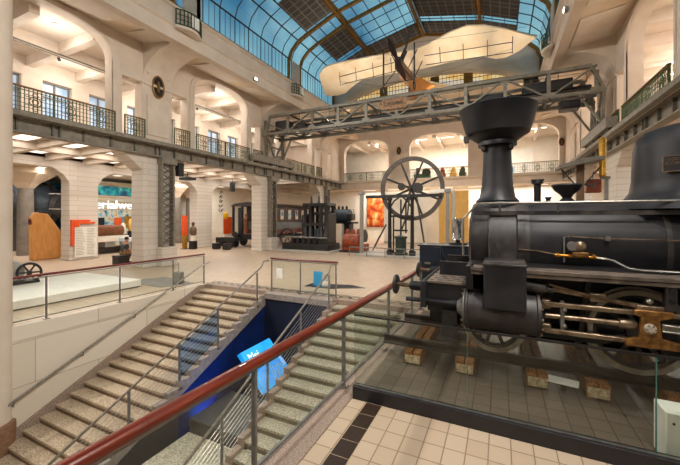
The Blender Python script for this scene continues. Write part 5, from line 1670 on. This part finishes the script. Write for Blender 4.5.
# body in local coordinates: faces +y (to the right in the picture), seated, z from the floor
B = [((0, 0, .54), .14, .11), ((0, .02, .72), .12, .15), ((0, .06, .92), .12, .17), ((0, .09, 1.03), .075, .1), ((0, .12, 1.1), .055), ((0, .15, 1.19), .085), ((0, .16, 1.28), .075),
     ((.1, .04, .53), .085), ((.12, .42, .5), .06), ((.12, .46, .28), .052), ((.12, .43, .08), .037), ((.13, .56, .04), .035),
     ((-.1, .04, .53), .085), ((-.12, .44, .5), .06), ((-.12, .36, .28), .052), ((-.12, .30, .08), .037), ((-.13, .43, .04), .035),
     ((.19, .07, .95), .055), ((.22, .1, .74), .042), ((.12, .34, .62), .032), ((.08, .42, .61), .028),
     ((-.19, .07, .95), .055), ((-.22, .1, .74), .042), ((-.12, .34, .62), .032), ((-.06, .42, .61), .028)]
E_ = [(0, 1), (1, 2), (2, 3), (3, 4), (4, 5), (5, 6), (0, 7), (7, 8), (8, 9), (9, 10), (10, 11), (0, 12), (12, 13), (13, 14), (14, 15), (15, 16), (2, 17), (17, 18), (18, 19), (19, 20), (2, 21), (21, 22), (22, 23), (23, 24)]
body = skin('person', B, E_, 'skin')
tag(body, 'seated person in grey t-shirt and tan shorts leaning forward on the black bench', 'person')
body.location = (-17.05, 10.52, 0)
WLOC['person'] = (0, 0, 0)
sh = [(b[0], *(r * 1.13 for r in b[1:])) for b in (B[0], B[1], B[2], B[3], B[17], B[18], B[21], B[22])]
skin('t_shirt', sh, [(0, 1), (1, 2), (2, 3), (2, 4), (4, 5), (2, 6), (6, 7)], 'shirt', body)
so = [(b[0], *(r * 1.2 for r in b[1:])) for b in (B[0], B[7], B[8], B[12], B[13])]
skin('shorts', so, [(0, 1), (1, 2), (0, 3), (3, 4)], 'shorts', body)
hb = MB().ball((0, .135, 1.275), .093, (1, 1.05, .95), 16)
hb.build('hair', 'hair', body)
fc = MB().ball((0, .25, 1.215), .016, (1, 1.2, 1.3), 8)
fc.build('nose', 'skin', body)
for s_ in (-1, 1):
    MB().ball((.032 * s_, .237, 1.235), .011, (1, .6, .8), 8).build('eye', 'hair', body)
    MB().ball((.088 * s_, .14, 1.21), .022, (.4, .8, 1.2), 8).build('ear', 'skin', body)
    for k in range(4):
        a = Vector((.08 * s_ + (k - 1.5) * .016, .43, .6))
        MB().tube([a, a + Vector((0, .03, -.01)), a + Vector((0, .045, -.035))], .008, 6).build('finger', 'skin', body)
MB().tube([(-.02, .241, 1.17), (.02, .241, 1.17)], .006, 5).build('mouth', 'darkred', body)
for s_, yy in ((1, .5), (-1, .37)):
    MB().ball((.125 * s_, yy, .045), .06, (.75, 2.0, .7), 12).build('shoe', 'black', body)

# white platform with a small engine behind the left balustrade
t = T('display_platform', 'low white display platform behind the left balustrade', 'platform', (-12, 5, 0))
MB().box(-14.2, -10.9, 1.5, 7.3, .04, .25).build('deck', 'white', t, .01)
MB().box(-14.15, -10.95, 1.55, 7.25, 0, .04).build('foot', 'grey', t)
t = T('floor_mat', 'grey floor mat beyond the white platform', 'mat', (-11, 8.2, 0))
MB().prism([(-12.4, 7.5), (-10.2, 7.5), (-9.7, 8.5), (-11.8, 8.9)], 'xy', 0, .012).build('mat', 'grey', t)
t = T('small_engine', 'small black engine with a round spoked wheel on the white platform', 'engine', (-13.6, 5.3, .25))
w = MB().lathe([(.25, -.06), (.32, -.06), (.32, .06), (.25, .06)], (-13.55, 5.38, .58), (.93, -.37, 0), 30, True).build('flywheel', 'black', t)
s = MB()
for i in range(6):
    a = i * PI / 3
    s.tube([(-13.55, 5.38, .58), (-13.55 + .37 * .27 * math.cos(a), 5.38 + .93 * .27 * math.cos(a), .58 + .27 * math.sin(a))], .025, 6)
s.lathe([(.07, -.1), (.07, .1)], (-13.55, 5.38, .58), (.93, -.37, 0), 16)
s.build('spokes', 'black', w)
MB().lathe([(.3, 0), (.33, .05), (.33, .4), (.3, .45)], (-14.35, 5.25, .62), (.93, -.37, 0), 26).build('casing', 'grey_light', t)
MB().box(-14.15, -13.4, 4.9, 5.6, .25, .34).build('bed', 'black', t, .02)
t = T('grey_post_box', 'small grey box on a thin post behind the left balustrade', 'box', (-10.2, 8.2, 0))
MB().box(-10.36, -10.04, 8.1, 8.3, .02, .42).build('box', 'grey', t, .02)
MB().cyl((-10.2, 8.2, .42), (-10.2, 8.2, .75), .012, n=8).build('stem', 'steel_grey', t)
t = T('blue_reflection_panel', 'blue and white panel put in for a blue reflection beyond the stair head', 'sign', (-5.5, 9.9, 0))
MB().box(-5.72, -5.4, 9.9, 9.96, .0, .5).build('blue_panel', 'cyan', t)  # solid panel standing in for a blue reflection
MB().box(-5.4, -5.1, 9.9, 9.96, .0, .42).build('grey_panel', 'grey_light', t)
MB().box(-5.38, -5.12, 9.89, 9.9, .05, .2).build('white_label', 'paper', t)
t = T('dark_patch', 'flat dark blue grey patch under the blue panel', 'mat', (-5, 10, 0))
MB().prism([(-6.0, 9.75), (-5.0, 9.75), (-4.0, 10.35), (-4.6, 10.6), (-6.0, 10.3)], 'xy', .0, .008).build('mat', 'darkblue', t)  # flat dark sheet on the floor below the blue panel
t = T('paper_notice', 'white paper notice on the left pane of the short balustrade', 'notice', (-6.1, 8.65, .5))
MB().box(-6.35, -6.12, 8.652, 8.656, .42, .75).build('sheet', 'paper', t)

# exhibits on the back gallery
t = T('green_machine', 'small green machine on the back gallery behind the flywheel', 'machine', (-6.8, 32.6, 5.86))
MB().box(-7.5, -6.0, 32.3, 33.1, 5.86, 6.5).build('body', mat('machine green', '2F5A3C', '244830', rough=.5), t, .05)
MB().lathe([(.3, -.1), (.4, -.1), (.4, .1), (.3, .1)], (-6.3, 32.3, 6.6), (0, 1, 0), 20).build('wheel', 'black', t)
MB().lathe([(.2, 0), (.16, .6)], (-7.2, 32.7, 6.5), n=12).build('cylinder', 'black', t)
for i, (xx, c_, lb) in enumerate(((-4.9, 'orange_rust', 'red statue like machine on the back gallery, right of the green one'), (-3.9, 'yellow', 'yellow cabinet on the back gallery under the middle arch'), (-3.1, 'carriage', 'brown cabinet at the right end of the middle back arch'))):
    t = T('gallery_exhibit', lb, 'exhibit', (xx, 32.8, 5.86))
    MB().box(xx - .3, xx + .3, 32.5, 33.1, 5.86, 6.5).build('plinth', c_, t, .03)
    MB().lathe([(.22, 0), (.26, .2), (.1, .55)], (xx, 32.8, 6.5), n=14).build('top', c_, t)
t = T('display_screen', 'bright screen panel on the gallery under the right back arch', 'screen', (1.0, 35, 6))
MB().box(.2, 2.9, 36.8, 36.9, 5.86, 9.0).build('panel', 'white', t)
MB().box(.3, 1.2, 36.75, 36.8, 6.5, 7.2).build('blue_exhibit', 'cyan', t)

# ------------------------------------------------------------------ lamps
def kelvin(c):
    return lin(c)[:3]
n_l = 0
def lamp(kind, loc, power, color='FFFAF4', size=.3, size_y=None, target=None, spot=150, blend=.6):
    global n_l
    n_l += 1
    l = bpy.data.lights.new('lamp', kind)
    l.energy = power
    l.color = kelvin(color)
    if kind == 'AREA':
        l.shape = 'RECTANGLE'
        l.size = size
        l.size_y = size_y or size
    else:
        l.shadow_soft_size = size
    if kind == 'SPOT':
        l.spot_size = math.radians(spot)
        l.spot_blend = blend
    o = bpy.data.objects.new('lamp', l)
    COL.objects.link(o)
    o.location = loc
    if target:
        o.rotation_euler = (Vector(target) - Vector(loc)).to_track_quat('-Z', 'Y').to_euler()
    return o

def ceiling_lamp(x, y, z, w, d, power, label, group):
    t = T('ceiling_lamp', label, 'lamp', (x, y, z), group)
    MB().box(x - w / 2, x + w / 2, y - d / 2, y + d / 2, z - .05, z).build('housing', 'white', t)
    MB().box(x - w / 2 + .03, x + w / 2 - .03, y - d / 2 + .03, y + d / 2 - .03, z - .06, z - .05).build('diffuser', 'lamp', t)
    if power:
        lamp('AREA', (x, y, z - .09), power, 'FFF9F1', w, d)
# lower left gallery
for i in range(11):
    y = 7.4 + 1.69 * 1.0 * i * 1.0
    y = 2.3 + 1.69 * (2 + i) + .845
    for x in (-16.5, -19.4):
        ceiling_lamp(x, y, 5.55, 2.2, .8, 21, 'bright strip lamp between the beams under the left gallery', 'strip lamps under the left gallery')
for y in (6, 10.5, 15, 20, 25):
    ceiling_lamp(-24.5, y, 5.4, 1.6, .5, 150, 'strip lamp on the exhibition ceiling', 'strip lamps in the exhibition')
ceiling_lamp(-28.6, 10.0, 5.4, 1.4, .5, 160, 'added strip lamp brightening the old boiler', 'strip lamps in the exhibition')  # extra lamp put in so the dark boiler can be seen
# spots on the crane bridge shining up at the aeroplane
for xx, lb in ((-9.5, 'left'), (-6.2, 'second'), (-2.6, 'third'), (.4, 'right')):
    t = T('uplight', 'small black spotlight on the crane bridge walkway aimed up at the aeroplane', 'lamp', (xx, 18.9, ZB + .27), 'spotlights on the crane bridge')
    MB().cyl((xx, 18.9, ZB + .27), (xx, 18.9, ZB + .5), .07, n=12).build('housing', 'black', t)
    lamp('SPOT', (xx, 18.9, ZB + .6), 330, 'FFF1DC', .1, target=(xx * .9 - .4, 19.8, 11.7), spot=110, blend=.8)
# upper galleries: small round downlights
def downlight(x, y, z, power, label, group):
    t = T('downlight', label, 'lamp', (x, y, z), group)
    MB().lathe([(.11, 0), (.11, .04), (.09, .04)], (x, y, z - .04), n=16).build('ring', 'white', t)
    MB().ball((x, y, z - .045), .07, (1, 1, .4), 10).build('bulb', 'lampdot', t)
    lamp('POINT', (x, y, z - .95), power, 'FFF9F0', .3)
for i in range(12):
    y = 2.0 + 2.11 * (1 + i) + 1.05
    downlight(-16.3 if i % 2 else -19.4, y, 10.2, 95, 'small round downlight between the beams of the upper left gallery', 'downlights of the upper left gallery')
for y in (8, 11, 14, 17, 20, 23, 26, 29):
    downlight(8.5, y, 10.2, 180, 'small round downlight between the beams of the upper right gallery', 'downlights of the upper right gallery')
# back galleries
for x in (-12, -9.5, -7, -4.5, -2, .5, 3):
    ceiling_lamp(x, 33.2, 10.0, 1.2, .4, 230, 'bright strip lamp on the ceiling of the back gallery', 'strip lamps of the back gallery')
    ceiling_lamp(x, 32.2, 5.1, 1.2, .4, 120, 'strip lamp under the back gallery', 'strip lamps under the back gallery')
# right galleries
for y in (8, 11, 14, 17, 20, 23, 26, 29):
    ceiling_lamp(7.0, y, 5.55, 1.6, .45, 60, 'strip lamp under the right gallery', 'strip lamps under the right gallery')
# fill lamps with housings added on the nave beams to lift the shadows
for sgn, xe, nm in ((1, SL + .05, 'left'), (-1, SR - .05, 'right')):
    for y in (-3.0, 1.5, 3.6, 6.2, 14.9, 23.5):
        t = T('fill_flood', 'small added fill lamp on the %s roof beam' % nm, 'lamp', (xe, y, 10.0), 'added fill lamps on the %s roof beam' % nm)
        MB().box(*sorted((xe, xe + sgn * .14)), y - .12, y + .12, 10.0, 10.16).build('housing', 'grey', t, .02)
        MB().box(*sorted((xe + sgn * .14, xe + sgn * .15)), y - .1, y + .1, 10.02, 10.14).build('lens', 'lampdot', t)
        lamp('SPOT', (xe + sgn * .3, y, 10.0), 1500 if y < 4 else 1000, 'FFF9F0', .22, target=(-5 + sgn * 3, y + (9 if y < 7 and y != 3.6 else .5), 2 if y < 7 and y != 3.6 else 0), spot=118, blend=.7)
# track with small spots in the upper left gallery
t = T('lamp_track', 'thin lamp track with small spots under the upper left gallery ceiling', 'lamp track', (-17.6, 10, 9.55))
MB().tube([(-17.6, 2, 9.55), (-17.6, 30, 9.55)], .035, 6).tube([(-17.6, 2, 9.45), (-17.6, 30, 9.45)], .02, 5).build('track', 'girder_dark', t)
for y in (5.0, 8.0, 12.6, 15.5):
    MB().lathe([(.05, 0), (.07, .16)], (-17.6, y, 9.4), (0, .3, -1), 12).build('spot_head', 'black', t)
t = T('blue_uplight', 'blue floor lamp lighting the wall under the left stairs', 'lamp', (-6.2, 5.6, -3.3))
MB().lathe([(.12, 0), (.12, .1), (.1, .12)], (-6.25, 6.1, -3.3), n=16).build('housing', 'black', t)
MB().lathe([(.09, .12), (.09, .125)], (-6.25, 6.1, -3.3), n=16).build('lens', emit('blue lens', '2F7BFF', 6), t)
lamp('SPOT', (-6.25, 6.1, -3.12), 240, '3F86FF', .08, target=(-6.62, 6.0, -1.8), spot=60, blend=1)
# glow of the blue panel
w = bpy.data.worlds.new('world')
S.world = w
w.use_nodes = True
nt = w.node_tree
bg = nt.nodes['Background']
tc = add(nt, 'ShaderNodeTexCoord')
nz = add(nt, 'ShaderNodeTexNoise')
nz.inputs['Scale'].default_value = 3.2
nz.inputs['Detail'].default_value = 3
cr = add(nt, 'ShaderNodeValToRGB')
cr.color_ramp.elements[0].position = .4
cr.color_ramp.elements[1].position = .62
cr.color_ramp.elements[0].color = lin('3A7AA0')
cr.color_ramp.elements[1].color = lin('D6EEF2')
nt.links.new(tc.outputs['Generated'], nz.inputs['Vector'])
nt.links.new(nz.outputs['Fac'], cr.inputs[0])
nt.links.new(cr.outputs[0], bg.inputs['Color'])
bg.inputs['Strength'].default_value = 1.0
